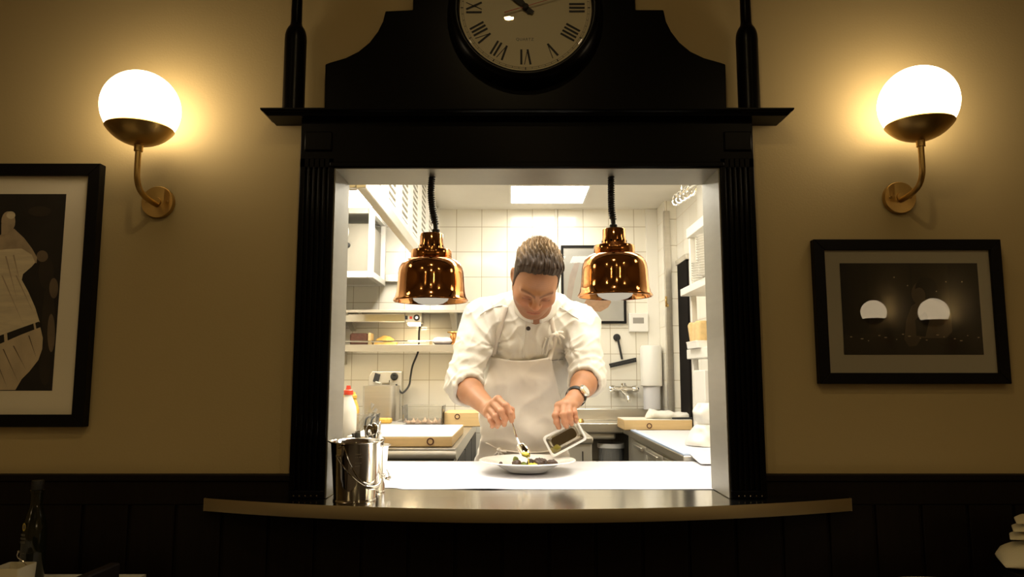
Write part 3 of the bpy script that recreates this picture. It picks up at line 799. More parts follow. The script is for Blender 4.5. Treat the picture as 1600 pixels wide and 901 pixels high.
# round table lower right: white cloth top just reaching the frame
c = V((0.953, 1.588, 0)); t = thing('dining_table', c, 'small round dining table under white cloth at the lower right', 'table')
MB().lathe([(0, 0.752), (0.197, 0.752), (0.197, 0.776), (0, 0.776)], c, n=56).build('table_top', M_PANEL, t)
MB().lathe([(0, 0), (0.16, 0), (0.16, 0.012), (0.03, 0.03), (0.024, 0.06), (0.024, 0.745), (0.07, 0.752), (0, 0.752)], c, n=32).build('pedestal', M_PANEL, t)
w = MB(); rows = []
pr = [(0.0, 0.7775), (0.08, 0.7775), (0.16, 0.7775), (0.199, 0.7772), (0.203, 0.772), (0.205, 0.72), (0.207, 0.60), (0.208, 0.52)]
w.lathe(pr, c, n=56)
tag(w.build('white_tablecloth', M_CLOTHW, None, solid=0.0012), 'white cloth over the small round table at the lower right', 'tablecloth')
c = V((1.300, 1.655, 0)); t = thing('side_table', c, 'dark round side table in the lower right corner holding folded napkins', 'table')
MB().lathe([(0, 0.80), (0.205, 0.80), (0.212, 0.808), (0.212, 0.815), (0.207, 0.82), (0, 0.82)], c, n=56).build('table_top', M_BLACK, t)
MB().lathe([(0, 0), (0.13, 0), (0.13, 0.012), (0.03, 0.03), (0.022, 0.06), (0.022, 0.79), (0.07, 0.7995), (0, 0.7995)], c, n=32).build('pedestal', M_BLACK, t)
# folded napkins
def napkin(c, sx, sy, h, rz, label, bulge=0.3, rnd=5.0):
    rows = []; q = Matrix.Rotation(R(rz), 3, 'Z')
    n = 13
    for i in range(n):
        t = -1 + 2 * i / (n - 1); r_ = []
        for k in range(17):
            a = PI * 2 * k / 16
            r_.append(V(c) + q @ V((sx * t, sy * (0.06 + 0.94 * max(0, 1 - abs(t) ** 4) ** 0.5) * math.cos(a), h * (0.25 + 0.75 * max(0, 1 - abs(t) ** rnd) ** 0.6) * (0.5 + 0.5 * math.sin(a) * (1 - 0.5 * abs(t) ** 6)) + 0.004 * math.sin(t * 7) * (0.5 + 0.5 * math.sin(a)))))
        rows.append(r_)
    w = MB().grid(rows)
    w.add(rows[0][:-1], [list(range(16))[::-1]]); w.add(rows[-1][:-1], [list(range(16))])
    o = w.build('folded_napkin', M_NAPKIN, None, angle=60)
    return tag(o, label, 'napkin', 'folded napkins on the side table')
zb = 0.8205
napkin((1.225, 1.70, zb), 0.128, 0.075, 0.060, 8, 'thick folded cream napkin lying at the bottom of the corner pile', -0.5, 2.2)
zt = zb + 0.0615
for k in range(3):
    napkin((1.245 - 0.004 * (2 - k), 1.70, zt), 0.118, 0.04, 0.0165, 4 + 3 * k, ['lowest', 'middle', 'topmost'][k] + ' of the three thin folded cream napkins atop the corner pile', 0.2)
    zt += 0.0185
# ------------------------------------------------------------------ kitchen: lights and ceiling
def ceil_panel(x0, x1, y0, y1, label):
    t = thing('ceiling_panel_light', ((x0 + x1) / 2, (y0 + y1) / 2, ZKC), label, 'ceiling light', 'kitchen ceiling panels')
    frame = MB()
    for a, b, c_, d in ((x0 - .012, x1 + .012, y0 - .012, y0), (x0 - .012, x1 + .012, y1, y1 + .012), (x0 - .012, x0, y0, y1), (x1, x1 + .012, y0, y1)):
        frame.box(a, b, c_, d, ZKC - 0.006, ZKC)
    frame.build('panel_frame', M_WHITE, t)
    MB().add([(x0, y0, ZKC - 0.003), (x0, y1, ZKC - 0.003), (x1, y1, ZKC - 0.003), (x1, y0, ZKC - 0.003)], [(0, 1, 2, 3)]).build('diffuser', M_LITPANEL, t)
a = PZ(799, 289, ZKC); b = PZ(921, 289, ZKC); d = PZ(800, 316, ZKC)
ceil_panel(a.x, b.x, a.y, d.y, 'square lit ceiling panel visible above the chef')
ceil_panel(a.x, b.x, 3.00, 3.00 + d.y - a.y, 'square lit ceiling panel above the chef\'s back, hidden behind the lintel')  # unseen panel, added to brighten the kitchen
for dx, nm in ((-0.62, 'left'), (-0.15, 'middle'), (0.32, 'right')):  # unseen row, added to light the chef's front
    ceil_panel(dx + 0.19, dx + 0.19 + b.x - a.x, 2.18, 2.18 + d.y - a.y, 'added unseen fill panel over the pass counter, %s one of the row behind the lintel' % nm)
# ------------------------------------------------------------------ extractor hood on the left
HX = -0.43; zh = 1.795
hd = thing('extractor_hood', (-0.8, 3.2, zh), 'long stainless extractor hood with louvred filters at the upper left of the kitchen', 'extractor hood')
MB().box(HX - 0.03, HX, 2.10, 4.30, zh, zh + 0.045).box(XKL + 0.002, HX - 0.03, 2.10, 2.13, zh, zh + 0.045).box(XKL + 0.002, HX - 0.03, 4.27, 4.30, zh, zh + 0.045).build('bottom_rail', M_STEEL, hd, bevel=0.003)
ys = [2.11 + k * (4.29 - 2.11) / 7 for k in range(8)]
for k in range(7):
    y0, y1 = ys[k] + 0.004, ys[k + 1] - 0.004
    w = MB()
    w.m(0).box(HX - 0.02, HX - 0.006, y0, y0 + 0.10, zh + 0.046, ZKC - 0.001).box(HX - 0.02, HX - 0.006, y1 - 0.05, y1, zh + 0.046, ZKC - 0.001)
    w.box(HX - 0.02, HX - 0.006, y0 + 0.10, y1 - 0.05, zh + 0.046, zh + 0.075)
    w.m(1).box(HX - 0.022, HX - 0.02, y0, y1, zh + 0.046, ZKC - 0.001)
    z = zh + 0.075
    w.m(0)
    while z < ZKC - 0.03:
        w.add([(HX - 0.019, y0 + 0.1, z + 0.004), (HX - 0.004, y0 + 0.1, z + 0.002), (HX - 0.004, y1 - 0.05, z + 0.002), (HX - 0.019, y1 - 0.05, z + 0.004),
               (HX - 0.019, y0 + 0.1, z + 0.022), (HX - 0.008, y0 + 0.1, z + 0.020), (HX - 0.008, y1 - 0.05, z + 0.020), (HX - 0.019, y1 - 0.05, z + 0.022)],
              [(0, 3, 2, 1), (4, 5, 6, 7), (0, 1, 5, 4), (1, 2, 6, 5), (2, 3, 7, 6), (3, 0, 4, 7)])
        z += 0.027
    w.build('filter_panel', [M_WHITE, M_DARKGAP], hd, smooth=False)
MB().box(XKL + 0.002, HX - 0.024, 2.11, 4.29, ZKC - 0.012, ZKC - 0.001).build('hood_lining', M_WHITE, hd)
w = MB().box(-0.87, -0.70, 2.50, 3.64, 2.119, 2.16).build('light_housing', M_STEEL, hd)
MB().box(-0.86, -0.71, 2.52, 3.62, 2.090, 2.1185).build('strip_light', M_LITHOOD, hd)
MB().box(-0.67, -0.50, 3.00, 4.10, 2.119, 2.16).build('light_housing', M_STEEL, hd)  # second strip, unseen, added to brighten the back wall
MB().box(-0.66, -0.51, 3.02, 4.08, 2.090, 2.1185).build('strip_light', M_LITHOOD, hd)

# ------------------------------------------------------------------ wall rack with salamander grill
YF, YR = 3.88, 4.27
xr = P(603, 400, YR).x; zb = P(603, 447, YR).z; zt = P(603, 350, YR).z; xl = XKL + 0.01
rk = thing('steel_rack', ((xl + xr) / 2, YK, zb), 'open square-tube steel rack on the left tiled wall under the hood', 'rack')
w = MB(); t = 0.03
for (x, y) in ((xr - t, YF), (xr - t, YR - t), (xl, YF), (xl, YR - t)): w.box(x, x + t, y, y + t, zb, zt + 0.02)
w.build('upright', M_WHITE, rk, bevel=0.003)
for z in (zb, zt - 0.02):
    w = MB()
    for y in (YF, YR - t): w.box(xl + t, xr - t, y, y + t, z, z + 0.035)
    for x in (xl, xr - t): w.box(x, x + t, YF + t, YR - t, z, z + 0.035)
    w.build('crossbar', M_WHITE, rk, bevel=0.003)
MB().box(xl + t, xr - t, YF + t, YR - t, zb + 0.004, zb + 0.012).build('base_sheet', M_SHEET, rk)
w = MB().box(xl + t, xr - t, YF + t, YR - t, zt - 0.012, zt - 0.004)
w.build('top_sheet', M_SHEET, rk)
MB().box(xl + 0.05, xr - t, YR + 0.0005, YK - 0.0005, zb + 0.12, zb + 0.17).build('wall_bracket', M_STEEL, rk)
# grill body standing in the rack
gx1 = P(579, 400, YF + 0.05).x
gr = thing('salamander_grill', ((xl + gx1) / 2, 4.05, zb + 0.0125), 'plain grey steel grill cabinet standing inside the wall rack', 'grill')
gx0 = xl + 0.035
MB().box(gx0, gx1, YF + 0.05, YR - 0.035, zb + 0.0125, zt - 0.065).build('cabinet', M_GRILL, gr, bevel=0.006)
kz = (zb + zt) / 2 - 0.02
MB().lathe([(0, 0), (0.016, 0), (0.014, 0.018), (0, 0.02)], P(543, 383, YF + 0.0495), (0, -1, 0), n=20).build('knob', M_BLKP, gr)
MB().tube(bez([P(541, 345, YF + 0.046), P(544, 362, YF + 0.04), P(541, 376, YF + 0.042), P(543, 381, YF + 0.046)], 5), 0.004, 8).build('hose', M_WHP, gr)
# wire grate lying on the rack top
w = MB()
for k in range(9):
    x = gx0 + 0.03 + k * 0.05; w.tube([(x, YF + 0.04, zt - 0.0005), (x, YR - 0.04, zt - 0.0005)], 0.003, 6)
for y in (YF + 0.045, YR - 0.05): w.tube([(gx0 + 0.02, y, zt - 0.0005), (gx0 + 0.44, y, zt - 0.0005)], 0.003, 6)
tag(base(w.build('wire_grate', M_CHROME)), 'wire grate lying on top of the steel wall rack', 'grate')

# ------------------------------------------------------------------ two wall shelves left
def wall_shelf(z, y0, x0, x1, th, label):
    t = thing('wall_shelf', ((x0 + x1) / 2, YK, z - th), label, 'shelf', 'steel wall shelves on the left')
    MB().box(x0, x1, y0, YK - 0.001, z - 0.003, z).build('shelf_top', M_STEEL, t)
    MB().box(x0, x1, y0 - 0.0015, y0 + 0.002, z - th, z).build('front_edge', M_STEEL, t, bevel=0.001)
    return t
s1z = P(600, 487, 4.05).z + 0.012; s1x = P(730, 485, 4.05).x
s1 = wall_shelf(s1z, 4.05, XKL + 0.003, s1x, 0.016, 'upper steel wall shelf behind the left copper lamp, warming bar hung below')
def bracket(par, x, z, y0):
    MB().prism([(x, YK - 0.001, z), (x, y0 + 0.03, z), (x, y0 + 0.03, z - 0.016), (x, YK - 0.02, z - 0.10), (x, YK - 0.001, z - 0.10)], (0.028, 0, 0)).build('bracket', M_SHEET, par, smooth=False)
bracket(s1, P(703, 487, 4.1).x, s1z - 0.004, 4.05); bracket(s1, -0.95, s1z - 0.004, 4.05)
s2y = 4.02; s2z = P(600, 538, s2y).z; s2x = P(742, 540, s2y).x
s2 = wall_shelf(s2z, s2y, XKL + 0.003, s2x, P(600, 538, s2y).z - P(600, 549, s2y).z, 'lower steel wall shelf holding bread loaves')
bracket(s2, -1.0, s2z - 0.004, s2y); bracket(s2, P(728, 540, 4.1).x, s2z - 0.004, s2y)
MB().box(XKL + 0.05, s2x - 0.06, s2y + 0.008, s2y + 0.030, s2z - 0.016, s2z - 0.0035).build('light_housing', M_WHITE, s2)  # housing of the added strip
MB().box(XKL + 0.06, s2x - 0.07, s2y + 0.010, s2y + 0.028, s2z - 0.020, s2z - 0.0165).build('added_fill_strip', M_SHELFFILL, s2)  # added and unseen, brightens the tiles below the shelf
# front rail of the lower shelf
w = MB(); zr = P(600, 533, s2y).z
w.tube([(XKL + 0.01, s2y + 0.008, zr), (P(675, 533, s2y).x, s2y + 0.008, zr)], 0.005, 10)
for u in (578, 673): w.box(P(u, 533, s2y).x - 0.007, P(u, 533, s2y).x + 0.007, s2y + 0.002, s2y + 0.014, s2z, zr + 0.004)
tag(w.build('guard_rail', M_CHROME, s2), 'thin bright rail along the front')
# warming bar under the upper shelf
x0, x1 = XKL + 0.02, P(633, 495, 4.1).x
wb = thing('warming_bar', ((x0 + x1) / 2, 4.1, P(600, 503, 4.1).z), 'chrome heat-lamp bar with control knob fixed under the upper wall shelf', 'heat lamp')
za, zb_ = P(600, 503, 4.1).z, P(600, 490, 4.1).z
MB().box(x0, x1, 4.10, 4.20, za, zb_).build('reflector', M_CHROME, wb, bevel=0.004)
MB().box(x0 + 0.05, x0 + 0.15, 4.098, 4.10, za + 0.005, zb_ - 0.005).build('label_plate', M_WHP, wb)
xc = P(659, 495, 4.09).x
MB().box(x1 + 0.001, xc, 4.09, 4.20, P(600, 504, 4.09).z, P(600, 488, 4.09).z).build('control_box', M_STEEL, wb, bevel=0.004)
MB().lathe([(0.0, 0), (0.018, 0), (0.017, 0.008), (0.012, 0.009), (0.011, 0.018), (0, 0.019)], P(651, 496, 4.0895), (0, -1, 0), n=24).build('knob', M_BLKP, wb)
MB().lathe([(0, 0), (0.008, 0), (0, 0.001)], P(651, 496, 4.0702), (0, -1, 0), n=16).build('knob_cap', M_WHP, wb)
MB().box(P(633, 496, 4.088).x, P(637, 496, 4.088).x, 4.086, 4.0895, P(0, 499, 4.088).z, P(0, 493, 4.088).z).build('switch', M_BLKP, wb)
MB().box(P(640, 496, 4.088).x, P(644, 496, 4.088).x, 4.086, 4.0895, P(0, 498, 4.088).z, P(0, 494, 4.088).z).build('indicator', M_RED, wb)
MB().box(P(637, 505, 4.1).x, P(654, 505, 4.1).x, 4.11, 4.18, P(0, 507.5, 4.1).z, P(0, 504.2, 4.1).z).build('lamp_tube', M_LITSMALL, wb)
for u in (560, 640): MB().box(P(u, 490, 4.15).x, P(u, 490, 4.15).x + 0.02, 4.14, 4.16, zb_ - 0.001, s1z - 0.003).build('hanger', M_STEEL, wb)
yb_ = YK - 0.008
pts = bez([P(661, 491, 4.18), P(658, 500, 4.25), P(655, 516, yb_ - 0.0), P(654.5, 532, yb_), P(653, 550, yb_), P(645, 570, 4.28), P(641.5, 588, 4.22), P(639, 602, 4.16), P(629, 613.5, 4.125), P(622.5, 607, 4.125), P(619, 600, 4.128)], 6)
MB().tube(pts, 0.0055, 8).build('cable', M_RUBBER, wb)

# food and odd things on the lower shelf
Yq = 4.13
a = P(546, 532, Yq); b = P(578, 520, Yq)
o = MB().box(a.x, b.x - 0.012, Yq, Yq + 0.10, s2z + 0.0005, b.z).build('rye_loaf', M_LOAF, None, bevel=0.012, seg=3)
tag(base(o), 'dark rye loaf block at the left of the lower wall shelf', 'bread')
o = MB().box(b.x - 0.0115, b.x + 0.004, Yq + 0.002, Yq + 0.10, s2z + 0.0005, b.z + 0.002).build('bread_slice', M_CRUMB, None, bevel=0.004)
tag(base(o), 'thin pale slice leaning on the dark rye loaf', 'bread')
def lumps(name, balls, mat, label, cat, group=None, k=0.01, h=0.004):
    pass
a = P(601, 533, Yq)
w = MB()
rows = []
for i in range(17):
    t = i / 16; x = a.x - 0.062 + 0.124 * t
    hh = 0.024 + 0.040 * math.sin(PI * min(1, t * 0.92 + 0.12)) ** 1.2 * (0.55 + 0.75 * t) * 0.9
    if t > 0.93: hh *= 0.72
    if t < 0.05: hh *= 0.6
    r_ = []
    for k in range(19):
        an = PI * k / 18
        n_ = noise.noise(V((x * 40, an * 2, 3))) * 0.006
        r_.append(V((x, Yq + 0.05 - 0.052 * math.cos(an) * (0.7 + 0.3 * math.sin(PI * t)), s2z + 0.001 + (hh + n_) * math.sin(an) ** 0.7)))
    rows.append(r_)
w.grid(rows); w.add(rows[0], [list(range(19))]); w.add(rows[-1], [list(range(19))[::-1]])
o = w.build('bread_loaf', M_BREAD, None, angle=70)
tag(base(o), 'golden yellow crusty bread end beside the rye loaf', 'bread')
a = P(690, 541, 4.06)
w = MB(); rows = []
for i in range(11):
    t = -1 + i / 5; r_ = []
    for k in range(16):
        an = 2 * PI * k / 16; s = (1 - abs(t) ** 5) ** 0.5 if abs(t) < 1 else 0.15
        r_.append(V((a.x + t * 0.055, 4.10 + 0.035 * s * math.cos(an), s2z + 0.0225 + 0.022 * s * math.sin(an) + 0.003 * s * noise.noise(V((t * 3, an, 1))))))
    rows.append(r_ + [r_[0]])
w.m(0).grid(rows)
for i in (3, 4, 7): w.mi[-(i * 13 + 9)] = 1; w.mi[-(i * 13 + 10)] = 1
o = w.build('wrapped_packet', [M_PINK, M_RED], None, angle=80)
tag(base(o), 'white packet with red print at the right end of the lower wall shelf', 'packet')
c = P(709, 540, 4.12); c.z = s2z + 0.0005
t = thing('pepper_mill', c, 'small brown metal pot beside the red-printed packet', 'pot')
MB().lathe([(0, 0), (0.024, 0), (0.027, 0.01), (0.022, 0.05), (0.020, 0.068)], c, n=24).build('pot_body', M_COPPERD, t)
MB().lathe([(0.036, 0.069), (0.038, 0.072), (0.036, 0.076), (0, 0.08), (0, 0.069)], c, n=24).build('lid', M_BRASS, t)
t.name = 'lidded_pot'

# ------------------------------------------------------------------ left counter
ZC1 = 0.98; XC1 = P(709, 690, 2.76).x + 0.01; YC1 = 2.74
ct = thing('kitchen_counter', ((XKL + XC1) / 2, 3.5, 0), 'stainless steel counter along the left kitchen wall with thick white-topped board', 'counter')
w = MB().box(XKL + 0.003, XC1, YC1, YK - 0.002, ZC1 - 0.004, ZC1)
w.box(XKL + 0.003, XC1, YK - 0.02, YK - 0.002, ZC1, ZC1 + 0.02)
w.build('counter_top', M_STEEL, ct)
MB().tube([(XKL + 0.003, YC1 + 0.018, ZC1 - 0.020), (XC1, YC1 + 0.018, ZC1 - 0.020)], 0.0195, 20).build('rounded_front_edge', M_EDGEK, ct)
MB().box(XC1 - 0.004, XC1 - 0.0, YC1 + 0.03, YK - 0.01, ZC1 - 0.05, ZC1 - 0.004).build('side_edge', M_STEEL, ct)
MB().box(XKL + 0.003, XC1 - 0.01, YC1 + 0.03, YK - 0.01, 0.12, ZC1 - 0.045).build('cabinet', M_SHEET, ct)
w = MB(); n = 3; x0 = -1.1
for k in range(n):
    xa = XKL + 0.02 + k * (XC1 - XKL - 0.04) / n; xb_ = xa + (XC1 - XKL - 0.04) / n - 0.012
    d = MB().box(xa, xb_, YC1 + 0.012, YC1 + 0.029, ZC1 - 0.30, ZC1 - 0.055).build('drawer', M_GREY, ct, bevel=0.003)
    MB().box(xa + 0.04, xb_ - 0.04, YC1 + 0.002, YC1 + 0.0115, ZC1 - 0.085, ZC1 - 0.063).build('handle', M_BLKP, d, bevel=0.003)
    MB().box(xa, xb_, YC1 + 0.012, YC1 + 0.029, 0.14, ZC1 - 0.31).build('door', M_SHEET, ct, bevel=0.003)
for x in (XKL + 0.06, XC1 - 0.06):
    for y in (YC1 + 0.08, YK - 0.08): MB().lathe([(0, 0), (0.025, 0), (0.02, 0.02), (0.02, 0.12), (0, 0.12)], (x, y, 0), n=16).build('foot', M_STEEL, ct)
# row of dark fridge doors on the counter side seen past the board
w = MB()
for k in range(3): w.box(XC1 - 0.0095, XC1 - 0.002, YC1 + 0.1 + k * 0.5, YC1 + 0.56 + k * 0.5, 0.15, ZC1 - 0.06)
tag(w.build('side_panel', M_BLKP, ct, bevel=0.003), 'black ribbed side panels')
def ring(mb, c, r, tr, ny=(0, -1, 0)):
    c = V(c); n = 24
    for k in range(1): mb.lathe([(r - tr, 0), (r - tr, 0.0025), (r + tr, 0.0025), (r + tr, 0)], c, ny, n=n)
    return mb
def board(name, x0, x1, y0, y1, z0, z1, ru, rv, ry, label, top):
    t = thing(name, ((x0 + x1) / 2, (y0 + y1) / 2, z0), label, 'chopping board')
    MB().box(x0, x1, y0, y1, z0, z1 - 0.002).build('board_body', M_WOOD, t, bevel=0.004)
    if top: tag(MB().box(x0 + 0.001, x1 - 0.001, y0 + 0.001, y1 - 0.001, z1 - 0.002, z1).build('top_face', M_WOODT, t), 'pale scrubbed top')
    c = P(ru, rv, ry)
    h = MB().lathe([(0, 0), (0.0095, 0), (0.0095, 0.0006), (0, 0.0006)], c, (0, -1, 0), n=20).build('finger_hole', M_WOOD, t)
    ring(MB(), c, 0.0115, 0.0025).build('metal_ring', M_LOAF, t)
    return t
zt = P(620, 681.5, 2.78).z
bx0 = P(541, 690, 2.78).x; bx1 = P(706.5, 690, 2.78).x
board('chopping_board', bx0, bx1, 2.78, 3.42, ZC1 + 0.0005, zt, 672.5, 689.5, 2.7795, 'thick wooden chopping board with pale top on the left counter', True)
YB2 = 3.86
board('chopping_board', P(694, 650, YB2).x, XC1 + 0.07, YB2, YB2 + 0.25, ZC1 + 0.0005, P(710, 643, YB2).z, 714.5, 650.5, YB2 - 0.0005, 'small wooden chopping board at the back of the left counter behind the chef\'s elbow', False)

# fryer: control head on the wall side, steel splash cover in front
YFr = 3.92
fr = thing('deep_fryer', (P(598, 650, YFr).x, YFr + 0.1, ZC1), 'stainless steel fryer with black switch and knob on its control head', 'fryer')
hx0, hx1 = P(576, 595, YFr + 0.22).x, P(627.5, 595, YFr + 0.22).x
pz = P(600, 580, YFr + 0.22).z
c4 = [(hx0 + 0.02, pz), (hx1, pz), (hx1, ZC1 + 0.02), (hx0 - 0.0, ZC1 + 0.02), (hx0, pz - 0.03)]
MB().prism([(x, YFr + 0.22, z) for x, z in c4], (0, 0.06, 0)).build('control_head', M_SHEET, fr, bevel=0.003, smooth=False)
MB().obox(P(588.5, 590, YFr + 0.214), V((0.0145, 0, -0.004)), V((0, 0.006, 0)), V((0.006, 0, 0.024))).build('switch', M_BLKP, fr, bevel=0.002)
MB().obox(P(590.5, 597, YFr + 0.208), V((0.0135, 0, -0.003)), V((0, 0.004, 0)), V((0.001, 0, 0.0035))).build('switch_lamp', M_WHP, fr)
MB().lathe([(0, 0), (0.022, 0), (0.019, 0.016), (0.012, 0.02), (0, 0.021)], P(616, 588, YFr + 0.2195), (0, -1, 0), n=20).build('knob', M_BLKP, fr)
MB().obox(P(616, 584, YFr + 0.196), V((0.012, 0, 0)), V((0, 0.01, 0)), V((0, 0, 0.004))).build('pointer', M_BLKP, fr)
x0, x1 = P(566, 625, YFr).x, P(618, 625, YFr).x; zt = P(600, 602.5, YFr).z
rows = []
for i in range(2):
    pass
w = MB(); prof = []
n = 12
fv = [(x0, YFr + 0.13)] + [(x0, YFr + 0.012)] + [(x0 + 0.012, YFr)] + [(x1 - 0.035, YFr)] + [(x1 - 0.035 + 0.035 * math.sin(R(a)), YFr + 0.035 - 0.035 * math.cos(R(a))) for a in range(15, 91, 15)] + [(x1, YFr + 0.13)]
w.prism([(x, y, ZC1 + 0.024) for x, y in fv], (0, 0, zt - ZC1 - 0.024))
w.build('tank_cover', M_STEEL, fr, angle=40)
MB().box(x0 - 0.004, x1 + 0.012, YFr - 0.006, YFr + 0.29, ZC1 + 0.0005, ZC1 + 0.0235).build('base_tray', M_GREY, fr, bevel=0.004)
MB().tube([P(597, 599, YFr + 0.19), P(608, 599, YFr + 0.19), P(608, 595, YFr + 0.21)], 0.006, 10).build('hinge', M_CHROME, fr)
# sponge on a dark tray in front
Yt = 3.72
tx0, tx1 = P(589, 650, Yt).x, P(629, 650, Yt).x
w = MB().box(tx0, tx1, Yt, Yt + 0.16, ZC1 + 0.0005, ZC1 + 0.012)
w.box(tx0 - 0.006, tx1 + 0.006, Yt - 0.006, Yt + 0.166, ZC1 + 0.012, ZC1 + 0.024)
o = w.build('shallow_tray', M_GREY, None, bevel=0.003)
tag(base(o), 'dark grey shallow tray in front of the fryer', 'tray')
a = P(591, 645, Yt + 0.05); b = P(611, 638, Yt + 0.05)
o = MB().box(a.x, b.x, Yt + 0.03, Yt + 0.10, ZC1 + 0.0245, ZC1 + 0.0245 + 0.024).build('sponge', M_SPONGE, None, bevel=0.006, seg=3)
tag(base(o), 'yellow scouring sponge on the dark tray', 'sponge')
# clear tub of shallots
def tub(name, x0, x1, y0, y1, z0, h, mat, label, lip=0.006, taper=0.94):
    c = V(((x0 + x1) / 2, (y0 + y1) / 2, z0)); hx, hy = (x1 - x0) / 2, (y1 - y0) / 2
    o_ = rrect(hx, hy, 0.012); i_ = rrect(hx - 0.002, hy - 0.002, 0.010); n = len(o_)
    lv = [(o_, 0, taper), (o_, h - 0.004, 0.985), (o_, h - 0.004, 1.0), (o_, h, 1.0), (i_, h, 0.985), (i_, 0.003, taper)]
    vs = []; fs = [list(range(n))[::-1], [(len(lv) - 1) * n + k for k in range(n)]]
    for prf, hh, s in lv: vs += [c + V((x * s, y * s, hh)) for x, y in prf]
    for j in range(len(lv) - 1):
        for k in range(n): fs.append((j * n + k, j * n + (k + 1) % n, (j + 1) * n + (k + 1) % n, (j + 1) * n + k))
    o = MB().add(vs, fs).build(name, mat, None, angle=40)
    return base(tag(o, label, 'tub')), c
YTb = 3.80
_, c = tub('storage_tub', P(627, 645, YTb).x, P(692, 645, YTb).x, YTb, YTb + 0.20, ZC1 + 0.0005, P(0, 634, YTb).z - ZC1, M_MILKY, 'clear plastic tub of shallots on the left counter')
random.seed(3)
k = 0
for i in range(7):
    for j in range(2):
        x = c.x - 0.088 + 0.029 * i + random.uniform(-.003, .003); y = YTb + 0.045 + 0.07 * j + random.uniform(-.006, .006)
        r = random.uniform(0.0135, 0.0155)
        w = MB().lathe([(0, 0), (r * 0.5, 0.001), (r, r * 0.9), (r * 0.85, r * 1.5), (r * 0.3, r * 2.2), (r * 0.12, r * 2.7), (0, r * 2.9)], (x, y, c.z + 0.0042), n=14)
        if (i + j) % 2: 
            m = Matrix.Rotation(R(75), 4, V((random.uniform(-1, 1), random.uniform(-1, 1), 0)).normalized()); pv = V((x, y, c.z + 0.0042 + r))
            w.v = [pv + (m @ (v - pv)) * 0.86 for v in w.v]
        tag(base(w.build('shallot', M_SHALLOT, None)), 'small brown shallot lying in the clear tub', 'shallot', 'shallots in the clear tub')
# bottles at the far left
Yb = 3.05
c = P(543, 664, Yb); c.z = ZC1 + 0.0005; hh = P(543, 602, Yb).z - c.z
def squeeze(c, r, h, label, capm, bm):
    t = thing('squeeze_bottle', c, label, 'bottle')
    MB().lathe([(0, 0), (r * 0.95, 0), (r, 0.004), (r, h * 0.52), (r * 0.9, h * 0.62), (r * 0.45, h * 0.80), (r * 0.42, h * 0.83), (0, h * 0.83)], c, n=28).build('bottle_body', bm, t)
    MB().lathe([(r * 0.55, h * 0.831), (r * 0.55, h * 0.91), (r * 0.3, h * 0.93), (r * 0.22, h), (0, h)], c, n=20).build('cap', capm, t)
    return t
squeeze(c, 0.036, hh, 'white plastic bottle with red cap at the left end of the counter', M_RED, M_WHP)
c = P(533.5, 664, 3.16); c.z = ZC1 + 0.0005
squeeze(c, 0.030, P(0, 607, 3.16).z - c.z, 'white bottle with yellow cap, mostly hidden by the jamb', M_YEL, M_WHP)
c = P(552, 655, 3.66); c.z = ZC1 + 0.0005
squeeze(c, 0.028, P(0, 612, 3.66).z - c.z, 'amber-yellow bottle behind the white red-capped bottle', M_SPONGE, M_SPONGE)
# clear box of utensils in front of the fryer
Yu = 3.46
_, c = tub('utensil_tub', P(538, 665, Yu).x, P(588, 665, Yu).x, Yu, Yu + 0.11, ZC1 + 0.0005, 0.085, M_CLEAR, 'clear plastic box of tongs and spoons on the left counter')
for i, (u, v, dx) in enumerate(((583, 630, 0.0), (588.5, 638, 0.012), (575, 645, -0.03))):
    e = P(u, v, Yu + 0.04)
    s = V((c.x + dx - 0.015, Yu + 0.05, ZC1 + 0.008))
    spoon_handle('kitchen_spoon', s, e, ['long white-handled spoon leaning right out of the clear utensil box', 'broad steel spoon standing tallest right in the clear utensil box', 'short steel spoon at the middle of the clear utensil box'][i], 'utensils in the clear box', 0.008, False)
w = MB()
for s in (0, 0.03): w.tube(bez([P(570 + s * 300, 667, Yu - 0.025), P(572 + s * 300, 655, Yu - 0.024), P(576 + s * 300, 651, Yu + 0.01)], 5), 0.004, 8)
w.tube([P(576, 651, Yu + 0.01), P(586, 651, Yu + 0.01)], 0.004, 8)
tag(base(w.build('wire_holder', M_BLKP, None)), 'dark wire holder hooked over the clear utensil box', 'holder')

# ------------------------------------------------------------------ back wall fittings
# conduit
struct(MB().tube([P(869, 345, YK - 0.008), V((P(869, 345, YK - 0.008).x, YK - 0.008, ZKC - 0.001)), ], 0.0075, 12).tube([P(869, 345, YK - 0.008), V((P(869, 345, YK - 0.008).x, YK - 0.008, 1.0))], 0.0075, 12).build('trim_5', M_WHITE))
# framed print
YFk = YK - 0.022
x0 = P(877, 440, YFk).x; x1 = P(978, 440, YFk).x; z1 = P(930, 383, YFk).z; z0 = P(930, 505, YFk).z
kp = thing('framed_print', ((x0 + x1) / 2, YK, z0), 'thin black-framed white print on the tiled kitchen wall behind the right copper lamp', 'picture')
frame_mesh(x0, x1, z0, z1, 0.014, YFk, YK - 0.001).build('frame', M_PFRAME, kp, smooth=False)
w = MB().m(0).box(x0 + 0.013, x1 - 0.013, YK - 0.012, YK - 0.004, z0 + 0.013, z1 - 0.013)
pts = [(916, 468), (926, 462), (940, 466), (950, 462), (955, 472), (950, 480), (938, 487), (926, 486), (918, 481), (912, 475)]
poly_px(w, pts, YK - 0.0125, 1)  # salmon patch drawn flat on the print
poly_px(w, [(884, 470), (890, 430), (900, 405), (906, 410), (898, 440), (892, 472)], YK - 0.0125, 2)
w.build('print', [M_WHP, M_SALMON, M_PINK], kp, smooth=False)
pane(x0 + 0.0135, x1 - 0.0135, YK - 0.019, z0 + 0.0135, z1 - 0.0135).build('picture_glass', M_GLASS, kp)
